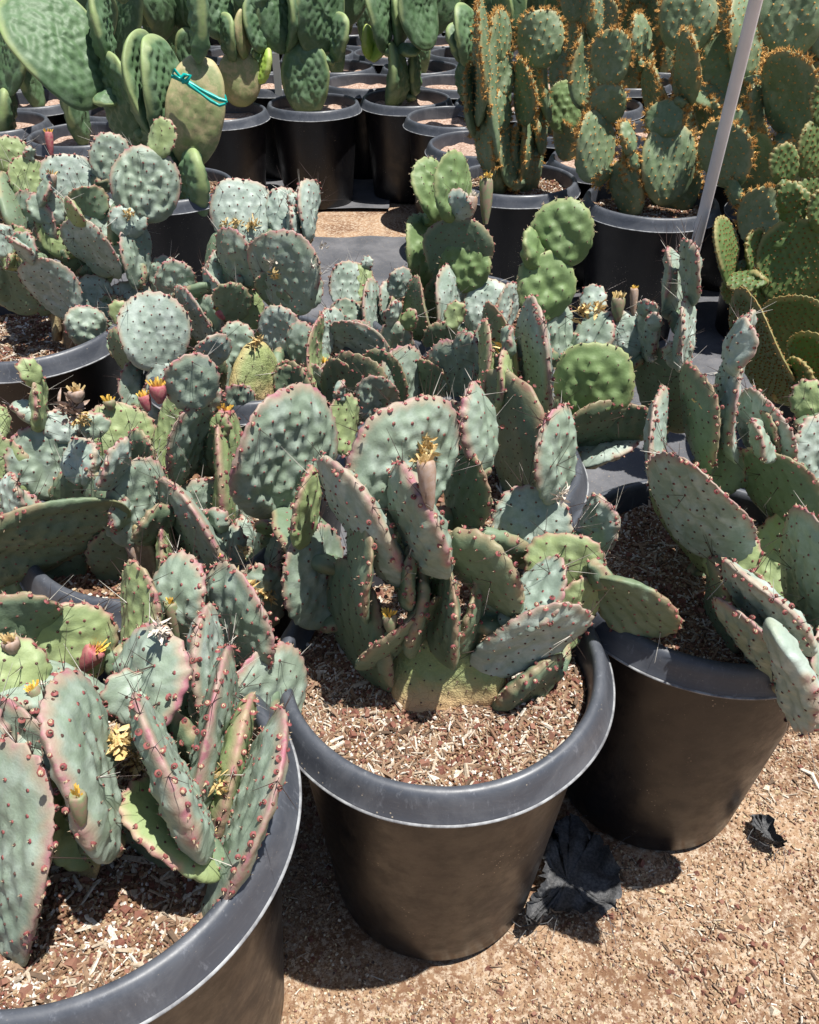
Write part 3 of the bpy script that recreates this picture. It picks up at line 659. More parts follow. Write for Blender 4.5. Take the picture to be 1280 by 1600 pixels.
for i, (x, y) in enumerate(rows[1:]):
    c = copy_tree(tmpl); c.location = (x, y, 0); c.rotation_euler = (0, 0, rr.uniform(0, 6.28))
    if (x, y) in OWN:
        u = 640+x/(y*.788+.45)*F; side = 'at the left edge' if u < 120 else 'behind the ribbon tied paddle' if u < 420 else 'behind the tall bristled cactus' if u < 850 else 'left of the pipe' if u < 1100 else 'right of the pipe'
        c['label'] = '%s nursery pot %s, %s' % ('shaded black', side, ('nearest of those there', 'second of those there', 'third of those there', 'fourth of those there', 'fifth of those there', 'sixth of those there')[min(5, SD.setdefault(side, []).append(1) or len(SD[side])-1)])

# ------------------------------------------------------------------ grey pipe leaning upright behind the middle plants
def tube(name, pts, rad, mat, parent=None, k=16):
    V, Q = [], []
    for i, p in enumerate(pts):
        d = (pts[min(i+1, len(pts)-1)]-pts[max(i-1, 0)]).normalized(); u = d.cross(Vector((0, 1, .01))).normalized(); v = d.cross(u)
        for j in range(k): a = 2*math.pi*j/k; rd = rad[i] if isinstance(rad, list) else rad; V.append(p+(u*math.cos(a)+v*math.sin(a))*rd)
        if i: Q += [((i-1)*k+j, (i-1)*k+(j+1) % k, i*k+(j+1) % k, i*k+j) for j in range(k)]
    return kid(parent, obj(name, mesh(name, V, np.array(Q), [mat]), parent)) if parent else obj(name, mesh(name, V, np.array(Q), [mat]))
p1 = at_y(1045, 555, 2.07); p2 = at_y(1181, 0, 1.86); d = (p2-p1); foot = p1 - d*(p1.z/d.z); rt = empty('grey_pipe', (foot.x, foot.y, 0))
tag(rt, 'pale grey plastic pipe leaning upright in front of the spiny cacti', 'pipe')
q0 = Vector((0, 0, -.03)); q1 = p2+d*.25-Vector((foot.x, foot.y, 0)); tube('pipe', [q0.lerp(q1, k/20) for k in range(21)], .0135, M_PIPE, rt, 24)
j = p1+d*.03-Vector((foot.x, foot.y, 0)); tube('pipe_collar', [j-d.normalized()*.02, j-d.normalized()*.018, j+d.normalized()*.012, j+d.normalized()*.014], [.0140, .0152, .0152, .0138], M_PIPE, rt, 24)

# ------------------------------------------------------------------ measured plants (photo pixels: base, tip, width)
def plant(key, name, label, rows_, z=.40, shift=0., **kw):
    P = Plant(name, (PL[key][0], PL[key][1], z) if isinstance(key, str) else (*key, z), label)
    for r in rows_:
        a = list(r); o_ = dict(kw)
        if isinstance(a[-1], dict): o_.update(a.pop())
        P.pad(*a[:5], a[5]+shift, *(a[6:9]), **o_)
    if kw.get('buds', 0): pass
    return P
def young(P, frac, seed, res=0):
    """small young pads budding from the upper rims of the plant's pads"""
    r = random.Random(seed)
    for (B, X, Y, Z, L, W) in list(P.pads):
        if r.random() > frac or Z.z < .4 or L < .07: continue
        for _ in range(r.choice((1, 1, 2))):
            f = r.uniform(-.6, .6); Q = B+Z*(L*(.96-.16*abs(f)))+X*(f*W*.45); Z2 = (Z+X*f*.8+Y*r.uniform(-.4, .4)).normalized(); n = (Y+X*r.uniform(-1.2, 1.2)); n = (n-Z2*n.dot(Z2)).normalized(); X2 = n.cross(Z2).normalized(); l = L*r.uniform(.34, .55); Q = Q-Z2*.006
            M = Matrix(((X2.x, n.x, Z2.x, Q.x), (X2.y, n.y, Z2.y, Q.y), (X2.z, n.z, Z2.z, Q.z), (0, 0, 0, 1)))
            build_pad(P.root, P.inv @ M, l, l*r.uniform(.7, .9), .012, r.choice('gbyb'), 14, 40, 2)
# rows: bx, by, tx, ty, w, off, lean, lit, skin
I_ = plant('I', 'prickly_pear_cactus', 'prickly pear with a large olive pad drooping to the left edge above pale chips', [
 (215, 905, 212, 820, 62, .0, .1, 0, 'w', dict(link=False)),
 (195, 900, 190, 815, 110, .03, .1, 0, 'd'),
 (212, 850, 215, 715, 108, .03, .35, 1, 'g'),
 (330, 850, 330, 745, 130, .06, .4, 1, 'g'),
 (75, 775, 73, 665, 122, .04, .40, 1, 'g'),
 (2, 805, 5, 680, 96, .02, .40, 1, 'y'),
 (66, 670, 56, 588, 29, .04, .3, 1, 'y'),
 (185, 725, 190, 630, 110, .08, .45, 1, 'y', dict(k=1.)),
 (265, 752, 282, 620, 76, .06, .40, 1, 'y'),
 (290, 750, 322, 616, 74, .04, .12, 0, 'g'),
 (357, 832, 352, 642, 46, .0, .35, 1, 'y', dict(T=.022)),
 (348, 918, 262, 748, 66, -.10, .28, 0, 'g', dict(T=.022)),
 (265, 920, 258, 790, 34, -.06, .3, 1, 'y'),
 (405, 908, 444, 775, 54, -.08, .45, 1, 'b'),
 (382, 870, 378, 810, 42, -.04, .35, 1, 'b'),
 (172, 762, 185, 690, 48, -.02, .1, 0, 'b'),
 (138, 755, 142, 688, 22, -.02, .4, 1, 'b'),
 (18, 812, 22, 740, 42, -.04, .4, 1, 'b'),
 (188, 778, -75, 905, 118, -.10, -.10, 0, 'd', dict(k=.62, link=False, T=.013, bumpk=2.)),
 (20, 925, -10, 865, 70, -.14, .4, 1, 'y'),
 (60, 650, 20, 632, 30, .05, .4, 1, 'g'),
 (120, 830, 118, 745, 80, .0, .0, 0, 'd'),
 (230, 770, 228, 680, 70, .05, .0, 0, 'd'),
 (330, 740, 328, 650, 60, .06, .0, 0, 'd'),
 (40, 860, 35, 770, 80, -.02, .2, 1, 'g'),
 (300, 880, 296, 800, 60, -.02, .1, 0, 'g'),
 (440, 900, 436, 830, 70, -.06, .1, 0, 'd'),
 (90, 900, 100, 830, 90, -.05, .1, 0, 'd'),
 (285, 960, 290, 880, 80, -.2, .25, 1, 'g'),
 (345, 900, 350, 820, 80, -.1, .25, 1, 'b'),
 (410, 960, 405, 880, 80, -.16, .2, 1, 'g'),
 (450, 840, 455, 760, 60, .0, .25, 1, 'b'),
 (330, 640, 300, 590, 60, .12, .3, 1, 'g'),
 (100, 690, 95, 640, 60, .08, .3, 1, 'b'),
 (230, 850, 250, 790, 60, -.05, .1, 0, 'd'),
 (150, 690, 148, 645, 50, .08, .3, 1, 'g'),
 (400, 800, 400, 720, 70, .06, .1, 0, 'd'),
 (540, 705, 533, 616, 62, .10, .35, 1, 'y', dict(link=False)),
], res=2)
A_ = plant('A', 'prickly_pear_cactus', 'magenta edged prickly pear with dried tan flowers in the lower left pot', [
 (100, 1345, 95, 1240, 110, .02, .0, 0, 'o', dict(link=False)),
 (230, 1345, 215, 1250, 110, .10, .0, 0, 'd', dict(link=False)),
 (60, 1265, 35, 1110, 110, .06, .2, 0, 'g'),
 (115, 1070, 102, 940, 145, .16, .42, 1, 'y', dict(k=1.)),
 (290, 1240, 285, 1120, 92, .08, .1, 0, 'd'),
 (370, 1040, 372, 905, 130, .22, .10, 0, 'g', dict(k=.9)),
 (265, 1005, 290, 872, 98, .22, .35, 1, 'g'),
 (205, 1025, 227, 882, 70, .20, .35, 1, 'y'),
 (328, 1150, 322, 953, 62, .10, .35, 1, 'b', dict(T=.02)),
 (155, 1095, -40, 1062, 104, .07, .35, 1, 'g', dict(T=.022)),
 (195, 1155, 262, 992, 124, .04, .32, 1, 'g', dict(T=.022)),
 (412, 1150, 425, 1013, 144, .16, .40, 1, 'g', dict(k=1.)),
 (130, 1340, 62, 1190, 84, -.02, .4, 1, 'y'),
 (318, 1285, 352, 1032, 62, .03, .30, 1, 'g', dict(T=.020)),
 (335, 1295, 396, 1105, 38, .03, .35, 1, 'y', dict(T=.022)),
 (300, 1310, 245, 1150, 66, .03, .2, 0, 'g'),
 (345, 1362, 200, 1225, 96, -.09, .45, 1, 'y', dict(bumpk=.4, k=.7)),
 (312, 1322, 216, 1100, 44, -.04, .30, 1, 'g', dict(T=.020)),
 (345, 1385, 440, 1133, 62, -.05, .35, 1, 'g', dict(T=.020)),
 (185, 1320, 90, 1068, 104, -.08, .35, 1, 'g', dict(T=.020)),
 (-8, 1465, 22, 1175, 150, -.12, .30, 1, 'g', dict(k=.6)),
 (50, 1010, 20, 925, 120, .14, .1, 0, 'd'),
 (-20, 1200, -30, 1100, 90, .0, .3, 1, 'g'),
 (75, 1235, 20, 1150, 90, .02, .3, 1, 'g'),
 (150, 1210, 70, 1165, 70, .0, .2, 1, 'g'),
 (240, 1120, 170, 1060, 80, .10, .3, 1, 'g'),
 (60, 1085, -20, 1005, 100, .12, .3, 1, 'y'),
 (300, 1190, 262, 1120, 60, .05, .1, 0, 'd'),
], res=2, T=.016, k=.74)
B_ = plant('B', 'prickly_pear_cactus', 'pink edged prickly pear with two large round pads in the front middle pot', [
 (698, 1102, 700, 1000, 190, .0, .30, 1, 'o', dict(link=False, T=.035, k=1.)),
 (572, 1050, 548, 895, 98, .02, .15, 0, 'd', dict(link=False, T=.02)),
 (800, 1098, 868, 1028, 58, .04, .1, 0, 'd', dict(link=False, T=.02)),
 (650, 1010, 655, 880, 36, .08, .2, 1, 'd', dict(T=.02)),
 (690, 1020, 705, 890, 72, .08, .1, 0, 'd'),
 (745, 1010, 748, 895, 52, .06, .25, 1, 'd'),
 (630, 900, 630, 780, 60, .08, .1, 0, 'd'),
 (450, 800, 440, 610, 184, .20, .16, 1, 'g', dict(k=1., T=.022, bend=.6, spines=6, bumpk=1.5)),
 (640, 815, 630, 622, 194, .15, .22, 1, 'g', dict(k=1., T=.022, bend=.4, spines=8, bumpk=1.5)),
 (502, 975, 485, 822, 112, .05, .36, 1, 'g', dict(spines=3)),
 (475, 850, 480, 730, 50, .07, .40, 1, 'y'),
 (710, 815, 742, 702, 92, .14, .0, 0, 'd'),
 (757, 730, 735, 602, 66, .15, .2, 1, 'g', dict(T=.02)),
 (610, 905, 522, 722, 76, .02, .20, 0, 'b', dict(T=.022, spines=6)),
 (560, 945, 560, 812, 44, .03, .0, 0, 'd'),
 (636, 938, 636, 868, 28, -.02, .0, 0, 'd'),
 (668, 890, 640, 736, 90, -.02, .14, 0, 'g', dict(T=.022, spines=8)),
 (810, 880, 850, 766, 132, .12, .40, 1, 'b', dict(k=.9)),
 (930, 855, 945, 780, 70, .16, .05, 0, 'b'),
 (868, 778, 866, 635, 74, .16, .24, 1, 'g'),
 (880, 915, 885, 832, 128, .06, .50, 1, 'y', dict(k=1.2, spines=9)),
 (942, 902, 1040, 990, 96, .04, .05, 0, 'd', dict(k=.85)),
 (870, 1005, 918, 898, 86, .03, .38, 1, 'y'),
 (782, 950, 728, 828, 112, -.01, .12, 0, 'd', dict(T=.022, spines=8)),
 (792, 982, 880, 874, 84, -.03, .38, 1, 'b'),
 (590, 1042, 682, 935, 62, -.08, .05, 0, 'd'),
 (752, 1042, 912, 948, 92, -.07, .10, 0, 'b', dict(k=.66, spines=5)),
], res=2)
C_ = plant('C', 'prickly_pear_cactus', 'prickly pear with a narrow pad hanging over the rim of the right front pot', [
 (1135, 990, 1124, 870, 62, .06, .12, 0, 'd', dict(link=False, T=.025)),
 (1180, 1010, 1190, 900, 90, .02, .1, 0, 'd', dict(link=False)),
 (1125, 770, 1125, 695, 80, .12, .2, 0, 'd'),
 (1085, 725, 1090, 580, 66, .20, .0, 0, 'd'),
 (1125, 710, 1140, 542, 38, .18, .2, 0, 'b'),
 (1200, 725, 1197, 620, 100, .14, .0, 0, 'b', dict(k=1.)),
 (1285, 768, 1275, 650, 96, .10, .25, 1, 'b'),
 (1262, 655, 1265, 592, 55, .22, .4, 1, 'y'),
 (1212, 705, 1200, 640, 26, .10, .0, 0, 'd'),
 (1035, 800, 1018, 610, 29, .08, .30, 1, 'b', dict(T=.018)),
 (1215, 818, 1215, 710, 130, .07, .05, 0, 'd', dict(k=1.1)),
 (1092, 885, 1038, 750, 66, .02, .1, 0, 'y'),
 (1118, 870, 1060, 712, 134, .0, .14, 0, 'b', dict(k=.8)),
 (1128, 905, 1156, 826, 88, -.02, .40, 1, 'y', dict(k=1.)),
 (1200, 910, 1262, 802, 112, .0, .42, 1, 'y', dict(T=.022)),
 (1262, 1015, 1285, 812, 130, -.13, .18, 0, 'g', dict(snap=False)),
 (1300, 1110, 1290, 985, 80, -.08, .3, 1, 'g'),
 (1215, 1065, 1148, 948, 66, -.22, .15, 0, 'g', dict(snap=False)),
 (1238, 1005, 1158, 886, 78, -.20, .16, 0, 'b', dict(T=.02, snap=False)),
 (1220, 975, 1258, 1134, 60, -.30, -.10, 0, 'b', dict(T=.02, k=.5, snap=False)),
 (1290, 900, 1310, 820, 60, .0, .3, 1, 'g'),
], res=2, spines=5)
J_ = plant('J', 'prickly_pear_cactus', 'tall prickly pear behind the front middle pot, bright green pads at its right', [
 (800, 780, 800, 590, 110, .0, .05, 0, 'd', dict(link=False, T=.03)),
 (850, 720, 850, 620, 110, .04, .05, 0, 'd', dict(link=False)),
 (850, 700, 985, 640, 64, .02, .05, 0, 'd'),
 (905, 722, 1003, 658, 56, -.02, .5, 1, 'b', dict(bumpk=1.5)),
 (775, 640, 778, 480, 60, .08, .1, 0, 'd'),
 (835, 655, 835, 473, 66, .02, .08, 0, 'b', dict(T=.022)),
 (1040, 665, 1040, 546, 114, .06, .05, 0, 'd', dict(k=1.)),
 (870, 560, 875, 470, 55, .10, .3, 1, 'g'),
 (905, 570, 948, 485, 66, .08, .45, 1, 'g'),
 (980, 570, 985, 486, 64, .08, .40, 1, 'b'),
 (1012, 560, 1015, 490, 40, .10, .0, 0, 'b'),
 (855, 500, 850, 392, 97, .04, .26, 1, 'l', dict(k=.95)),
 (886, 414, 870, 312, 102, .06, .34, 1, 'l', dict(k=.95)),
 (830, 420, 828, 355, 28, .04, .35, 1, 'l'),
 (925, 660, 930, 536, 126, -.06, .24, 1, 'l', dict(k=1.)),
 (1072, 575, 1072, 465, 30, .10, .3, 1, 'b'),
 (1060, 572, 1064, 510, 18, .08, .35, 1, 'y'),
 (1055, 492, 1050, 385, 36, .10, .40, 1, 'g'),
 (1078, 470, 1084, 374, 40, .13, .1, 0, 'g'),
 (785, 640, 790, 545, 24, -.02, .2, 1, 'y'),
 (760, 640, 758, 500, 18, .0, .3, 1, 'y'),
 (930, 700, 925, 640, 90, .0, .0, 0, 'd'),
 (980, 690, 985, 630, 90, .04, .0, 0, 'd'),
 (720, 700, 722, 625, 70, .05, .1, 0, 'g'),
 (680, 690, 680, 620, 60, .08, .1, 0, 'd'),
 (900, 560, 900, 520, 50, .12, .1, 0, 'd'),
 (740, 600, 735, 520, 60, .15, .1, 0, 'g'),
], res=1, shift=.075)
G_ = plant('G', 'prickly_pear_cactus', 'prickly pear with scalloped bright green pads stacked at its top', [
 (700, 640, 705, 540, 80, -.10, .1, 0, 'd', dict(link=False)),
 (600, 640, 600, 545, 80, -.10, .1, 0, 'd', dict(link=False)),
 (560, 665, 560, 552, 96, -.20, .05, 0, 'd'),
 (595, 575, 520, 498, 78, -.16, .05, 0, 'b'),
 (545, 482, 545, 407, 66, .0, .45, 1, 'b', dict(k=1.)),
 (562, 470, 560, 412, 50, .03, .4, 1, 'y'),
 (540, 520, 540, 466, 54, -.08, .35, 1, 'g'),
 (583, 535, 582, 433, 30, -.08, .35, 1, 'b'),
 (610, 505, 610, 434, 42, -.05, .40, 1, 'b'),
 (620, 545, 620, 452, 28, -.08, .35, 1, 'y'),
 (652, 548, 650, 440, 52, -.06, .0, 0, 'd'),
 (628, 650, 628, 540, 78, -.26, .35, 1, 'g', dict(k=.9)),
 (712, 630, 712, 534, 98, -.26, .1, 0, 'g', dict(k=1.)),
 (705, 540, 705, 411, 54, -.14, .40, 1, 'b'),
 (748, 525, 775, 436, 78, -.12, .40, 1, 'b'),
 (690, 500, 690, 430, 60, .0, .1, 0, 'd'),
 (675, 448, 658, 332, 66, .0, .35, 1, 'l'),
 (715, 438, 718, 339, 112, .0, .18, 0, 'd', dict(k=1.)),
 (730, 455, 722, 370, 84, -.05, .22, 1, 'l', dict(k=.9)),
 (685, 342, 662, 246, 62, .03, .35, 1, 'l'),
 (703, 345, 716, 236, 66, .0, .42, 1, 'l'),
 (650, 650, 620, 606, 76, -.32, .35, 1, 'g'),
 (790, 520, 795, 440, 40, -.1, .2, 1, 'b'),
 (540, 650, 532, 560, 76, -.3, .1, 0, 'd'),
 (590, 655, 588, 585, 70, -.3, .1, 0, 'g'),
 (675, 645, 672, 560, 70, -.3, .1, 0, 'd'),
 (752, 640, 752, 556, 76, -.28, .05, 0, 'd'),
 (500, 640, 492, 566, 60, -.3, .1, 0, 'g'),
 (560, 560, 556, 500, 60, -.2, .1, 1, 'g'),
 (690, 560, 688, 500, 60, -.2, .1, 0, 'd'),
 (765, 560, 770, 500, 60, -.15, .3, 1, 'g'),
 (620, 560, 618, 500, 56, -.2, .1, 0, 'g'),
 (520, 545, 515, 480, 50, -.15, .3, 1, 'b'),
], res=1, spines=3)
F_ = plant('Fp', 'prickly_pear_cactus', 'prickly pear with a yellow old stem and pale blue round pads, left of centre', [
 (400, 655, 400, 535, 92, -.08, .3, 1, 'o', dict(link=False, T=.04)),
 (460, 650, 458, 565, 70, -.08, .05, 0, 'd', dict(link=False)),
 (318, 650, 330, 560, 60, -.06, .05, 0, 'd'),
 (380, 382, 380, 278, 106, .12, .45, 1, 'b', dict(k=1., spines=9)),
 (448, 368, 440, 292, 62, .14, .4, 1, 'b', dict(spines=9)),
 (458, 378, 458, 320, 20, .10, .4, 1, 'b'),
 (484, 375, 482, 280, 38, .12, .42, 1, 'b', dict(spines=9)),
 (345, 457, 345, 389, 46, .06, .4, 1, 'g'),
 (385, 450, 352, 356, 60, .04, .15, 0, 'g'),
 (460, 486, 432, 358, 112, .0, .15, 0, 'g', dict(k=.9)),
 (278, 475, 271, 406, 64, .06, .2, 0, 'g'),
 (318, 532, 284, 446, 42, .0, .2, 0, 'b'),
 (352, 485, 318, 420, 32, .05, .25, 0, 'b'),
 (330, 535, 330, 462, 48, .03, .1, 0, 'g'),
 (390, 540, 380, 450, 60, .0, .42, 1, 'y'),
 (440, 560, 440, 477, 74, -.04, .25, 0, 'b', dict(k=.9)),
 (470, 575, 472, 505, 54, -.08, .15, 0, 'g'),
 (368, 568, 372, 502, 58, -.08, .38, 1, 'g'),
 (265, 630, 265, 554, 74, -.06, .35, 1, 'b'),
 (212, 628, 205, 565, 48, -.04, .4, 1, 'g'),
 (330, 634, 338, 536, 64, -.13, .42, 1, 'g'),
 (245, 578, 240, 456, 112, -.02, .35, 1, 'b', dict(k=.9)),
 (495, 622, 487, 494, 28, -.12, .35, 1, 'y'),
 (460, 622, 456, 570, 62, -.14, .05, 0, 'd'),
 (205, 575, 180, 515, 40, .02, .0, 0, 'd'),
 (300, 650, 296, 585, 56, -.1, .1, 0, 'd'),
 (375, 660, 372, 600, 56, -.1, .1, 0, 'g'),
 (430, 470, 425, 420, 60, .1, .1, 0, 'd'),
 (365, 500, 360, 440, 60, .08, .0, 0, 'd'),
 (300, 560, 300, 500, 60, .04, .0, 0, 'd'),
 (250, 640, 245, 590, 50, -.08, .3, 1, 'b'),
 (480, 480, 482, 420, 50, .05, .3, 1, 'g'),
 (505, 560, 508, 500, 40, .0, .3, 1, 'b'),
 (420, 640, 430, 585, 50, -.12, .3, 1, 'g'),
], res=1, spines=4)
E_ = plant('E', 'prickly_pear_cactus', 'wide blue green prickly pear on a brown woody trunk in the left edge pot', [
 (112, 540, 104, 465, 40, .0, .15, 0, 'w', dict(link=False, T=.03)),
 (96, 530, 84, 465, 26, .01, .15, 1, 'w', dict(link=False, T=.02)),
 (62, 482, -20, 405, 84, -.02, .1, 0, 'd', dict(k=1.)),
 (10, 400, 0, 350, 50, .05, .3, 1, 'b'),
 (30, 420, 20, 350, 60, .03, .3, 1, 'y'),
 (20, 280, 18, 212, 58, .14, .3, 1, 'y'),
 (10, 340, 5, 262, 60, .12, .3, 1, 'g'),
 (45, 310, 42, 243, 58, .09, .35, 1, 'y'),
 (112, 328, 108, 239, 94, .11, .42, 1, 'b', dict(k=1.)),
 (174, 288, 172, 206, 64, .14, .32, 1, 'g'),
 (225, 345, 231, 230, 110, .06, .34, 1, 'g', dict(bumpk=2., k=.95)),
 (55, 410, 50, 302, 74, .06, .1, 0, 'g'),
 (190, 390, 175, 330, 80, .08, .3, 1, 'b'),
 (105, 400, 95, 320, 84, .03, .42, 1, 'y', dict(k=1.)),
 (180, 430, 148, 317, 90, .02, .40, 1, 'g'),
 (220, 448, 208, 348, 54, .02, .35, 1, 'g'),
 (178, 434, 112, 342, 62, -.04, .0, 0, 'b'),
 (115, 492, 48, 402, 76, -.08, .0, 0, 'b'),
 (155, 510, 142, 428, 62, -.02, .35, 1, 'b'),
 (210, 515, 204, 438, 78, .0, .42, 1, 'b', dict(k=.9)),
 (140, 540, 130, 477, 66, -.08, .25, 1, 'g', dict(k=1., bumpk=2.)),
 (250, 500, 245, 450, 60, .04, .3, 1, 'y'),
 (130, 430, 128, 370, 70, .06, .0, 0, 'd'),
 (180, 520, 178, 460, 60, .02, .0, 0, 'd'),
 (75, 350, 72, 300, 60, .08, .3, 1, 'g'),
 (140, 340, 138, 290, 60, .1, .0, 0, 'd'),
 (200, 370, 200, 320, 60, .1, .3, 1, 'b'),
 (20, 470, 15, 415, 60, .0, .0, 0, 'd'),
 (215, 560, 212, 500, 56, -.02, .1, 0, 'd'),
 (258, 460, 255, 400, 50, .05, .3, 1, 'g'),
], res=1, spines=6)
K_ = plant('K', 'dotted_cactus', 'olive green cactus dotted all over with tiny brown tufts at the right edge', [
 (1275, 610, 1262, 520, 70, -.05, .1, 0, 'k', dict(link=False)),
 (1265, 560, 1225, 460, 100, -.05, .1, 0, 'k'),
 (1210, 618, 1168, 462, 82, -.08, .05, 0, 'k'),
 (1232, 545, 1245, 484, 66, -.14, .25, 1, 'k', dict(k=1.)),
 (1150, 475, 1148, 430, 44, -.05, .1, 0, 'k'),
 (1140, 442, 1130, 336, 36, -.02, .3, 1, 'k'),
 (1175, 425, 1185, 356, 32, -.02, .2, 1, 'k'),
 (1196, 440, 1133, 438, 36, -.10, .4, 1, 'k'),
 (1232, 466, 1252, 342, 118, -.08, .22, 1, 'k', dict(k=.9)),
 (1210, 385, 1250, 330, 46, -.02, .5, 1, 'k'),
 (1240, 350, 1240, 290, 50, .05, .35, 1, 'k'),
 (1225, 285, 1224, 224, 48, .0, .1, 1, 'k', dict(k=.85)),
 (1262, 350, 1258, 275, 50, .06, .1, 1, 'k'),
 (1272, 280, 1276, 185, 62, .08, .15, 1, 'k'),
 (1235, 330, 1232, 285, 40, .03, .1, 1, 'k'),
 (1285, 360, 1288, 290, 50, -.02, .2, 1, 'k'),
 (1278, 480, 1282, 430, 50, -.1, .3, 1, 'k'),
 (1190, 480, 1188, 435, 34, -.06, .2, 1, 'k'),
 (1290, 195, 1292, 120, 50, .1, .2, 1, 'k'),
 (1250, 620, 1246, 560, 40, -.1, .1, 0, 'k'),
 (1285, 600, 1282, 530, 50, -.1, .1, 0, 'k'),
], res=2, T=.014)
S1 = plant((.80, 2.76), 'spiny_cactus', 'blue green cactus with orange bristled rounded pads left of the pipe', [
 (985, 325, 975, 250, 60, .0, .1, 0, 's', dict(link=False, T=.04)),
 (1050, 325, 1060, 250, 80, .05, .1, 0, 's', dict(link=False)),
 (930, 283, 930, 172, 70, -.02, .30, 1, 's'),
 (985, 240, 975, 190, 28, -.06, .3, 1, 's'),
 (990, 300, 980, 225, 34, -.08, .3, 1, 's'),
 (1045, 318, 1043, 193, 90, -.06, .26, 1, 's'),
 (1040, 215, 1035, 157, 60, .05, .35, 1, 's'),
 (1030, 200, 1015, 100, 40, .12, .1, 0, 's'),
 (955, 190, 945, 130, 60, .12, .0, 0, 's'),
 (955, 130, 955, 44, 64, .10, .15, 0, 's'),
 (908, 170, 908, 42, 28, .12, .3, 1, 's'),
 (930, 60, 935, -30, 26, .15, .3, 1, 's'),
 (1072, 160, 1072, 45, 44, .05, .0, 0, 's'),
 (1075, 80, 1075, -20, 92, .14, .25, 1, 's'),
 (1138, 165, 1138, 45, 96, .12, .28, 1, 's'),
 (1110, 220, 1108, 150, 50, .10, .1, 0, 's'),
 (1000, 100, 1000, 20, 40, .2, .1, 1, 's'),
], res=1, T=.026)
S4 = plant((1.27, 2.70), 'spiny_cactus', 'spiny blue green cactus with a large shaded round pad right of the pipe', [
 (1190, 370, 1185, 290, 70, .0, .1, 0, 's', dict(link=False)),
 (1180, 310, 1178, 200, 80, .03, .0, 0, 's'),
 (1135, 290, 1138, 188, 88, -.06, .04, 0, 's', dict(k=1.)),
 (1150, 215, 1150, 170, 44, .0, .2, 1, 's'),
 (1238, 208, 1236, 76, 92, -.02, .03, 0, 's', dict(k=.9)),
 (1180, 200, 1180, 130, 36, .06, .1, 1, 's'),
 (1240, 85, 1235, -40, 100, .06, .3, 1, 's', dict(k=.9)),
 (1170, 120, 1160, -10, 60, .16, .3, 1, 's'),
 (1260, 290, 1270, 200, 80, .1, .0, 0, 's'),
], res=1, T=.026)
S2 = plant((.375, 2.99), 'spiny_cactus', 'tall narrow cactus with dense orange bristles along its stacked pads', [
 (785, 292, 783, 195, 46, .0, .1, 1, 's', dict(link=False, T=.04)),
 (830, 290, 828, 175, 42, .02, .1, 1, 's', dict(link=False, T=.03)),
 (800, 290, 790, 200, 40, -.05, .3, 1, 's'),
 (758, 285, 755, 170, 34, .0, .0, 0, 's'),
 (738, 210, 737, 102, 34, -.03, .35, 1, 's'),
 (752, 190, 757, -10, 26, .0, .05, 0, 's', dict(T=.03)),
 (768, 250, 766, 20, 14, -.02, .3, 1, 's', dict(k=.3)),
 (783, 205, 783, 140, 36, -.03, .3, 1, 's'),
 (785, 150, 785, 85, 44, .03, .3, 1, 's'),
 (820, 192, 820, 92, 42, -.02, .1, 0, 's'),
 (848, 190, 847, 62, 15, .0, .3, 1, 's', dict(k=.3)),
 (782, 100, 782, 14, 42, .08, .2, 1, 's'),
 (845, 105, 845, 13, 76, .08, .15, 1, 's', dict(k=.9)),
 (810, 270, 812, 190, 30, -.04, .2, 1, 's'),
 (845, 240, 846, 170, 22, .0, .3, 1, 's'),
], res=1, T=.024)
S3 = plant((.75, 3.25), 'spiny_cactus', 'fresh green rounded cactus pad low between two orange bristled cacti', [
 (885, 250, 880, 190, 40, .0, .1, 0, 's', dict(link=False)),
 (882, 207, 880, 125, 60, -.1, .18, 1, 'l', dict(k=.9)),
], res=1)
N_ = plant((-.83, 2.93), 'paddle_cactus', 'paddle cactus with a scarred tan pad tied with teal ribbon', [
 (305, 325, 298, 232, 48, .0, .1, 0, 'p', dict(link=False, T=.05)),
 (270, 320, 262, 215, 60, .0, .2, 1, 'p', dict(link=False, T=.04)),
 (195, 215, 178, 82, 66, .04, .05, 0, 'p'),
 (150, 158, 30, -30, 140, -.04, .30, 1, 'p', dict(k=.8)),
 (165, 100, 150, -30, 36, .0, .3, 1, 'p'),
 (240, 228, 205, 48, 66, .02, .2, 1, 'p'),
 (275, 230, 245, 50, 80, .0, .2, 1, 'p'),
 (295, 262, 316, 86, 90, -.08, .22, 1, 't', dict(T=.05, k=.5)),
 (318, 95, 305, -40, 30, -.04, .2, 0, 'p', dict(T=.04, k=.3)),
], res=2, T=.035)
Q_ = plant((-1.80, 3.83), 'paddle_cactus', 'paddle cactus with a thick stem cut off by the upper left edge', [
 (8, 215, 8, 135, 30, .0, .1, 0, 'p', dict(link=False, T=.05)),
 (10, 150, 15, -10, 62, .0, .2, 1, 'p'),
 (-30, 130, -20, 30, 60, .05, .2, 1, 'p'),
], res=1, T=.035)
R1 = plant((-.87, 4.05), 'paddle_cactus', 'mottled grey green paddle cactus right of the ribbon tied pad', [
 (375, 165, 375, 78, 68, .10, .2, 1, 't', dict(link=False, T=.05)),
 (360, 95, 350, 20, 30, .12, .1, 0, 'p'), (378, 90, 385, 10, 36, .1, .2, 1, 't'), (400, 80, 408, -20, 60, .14, .3, 1, 'p'),
 (345, 60, 340, -40, 60, .12, .3, 1, 'p'), (390, 20, 392, -60, 60, .12, .3, 1, 'p'),
 (405, 130, 420, 75, 24, .05, .3, 1, 'v'),
], res=1, T=.035)
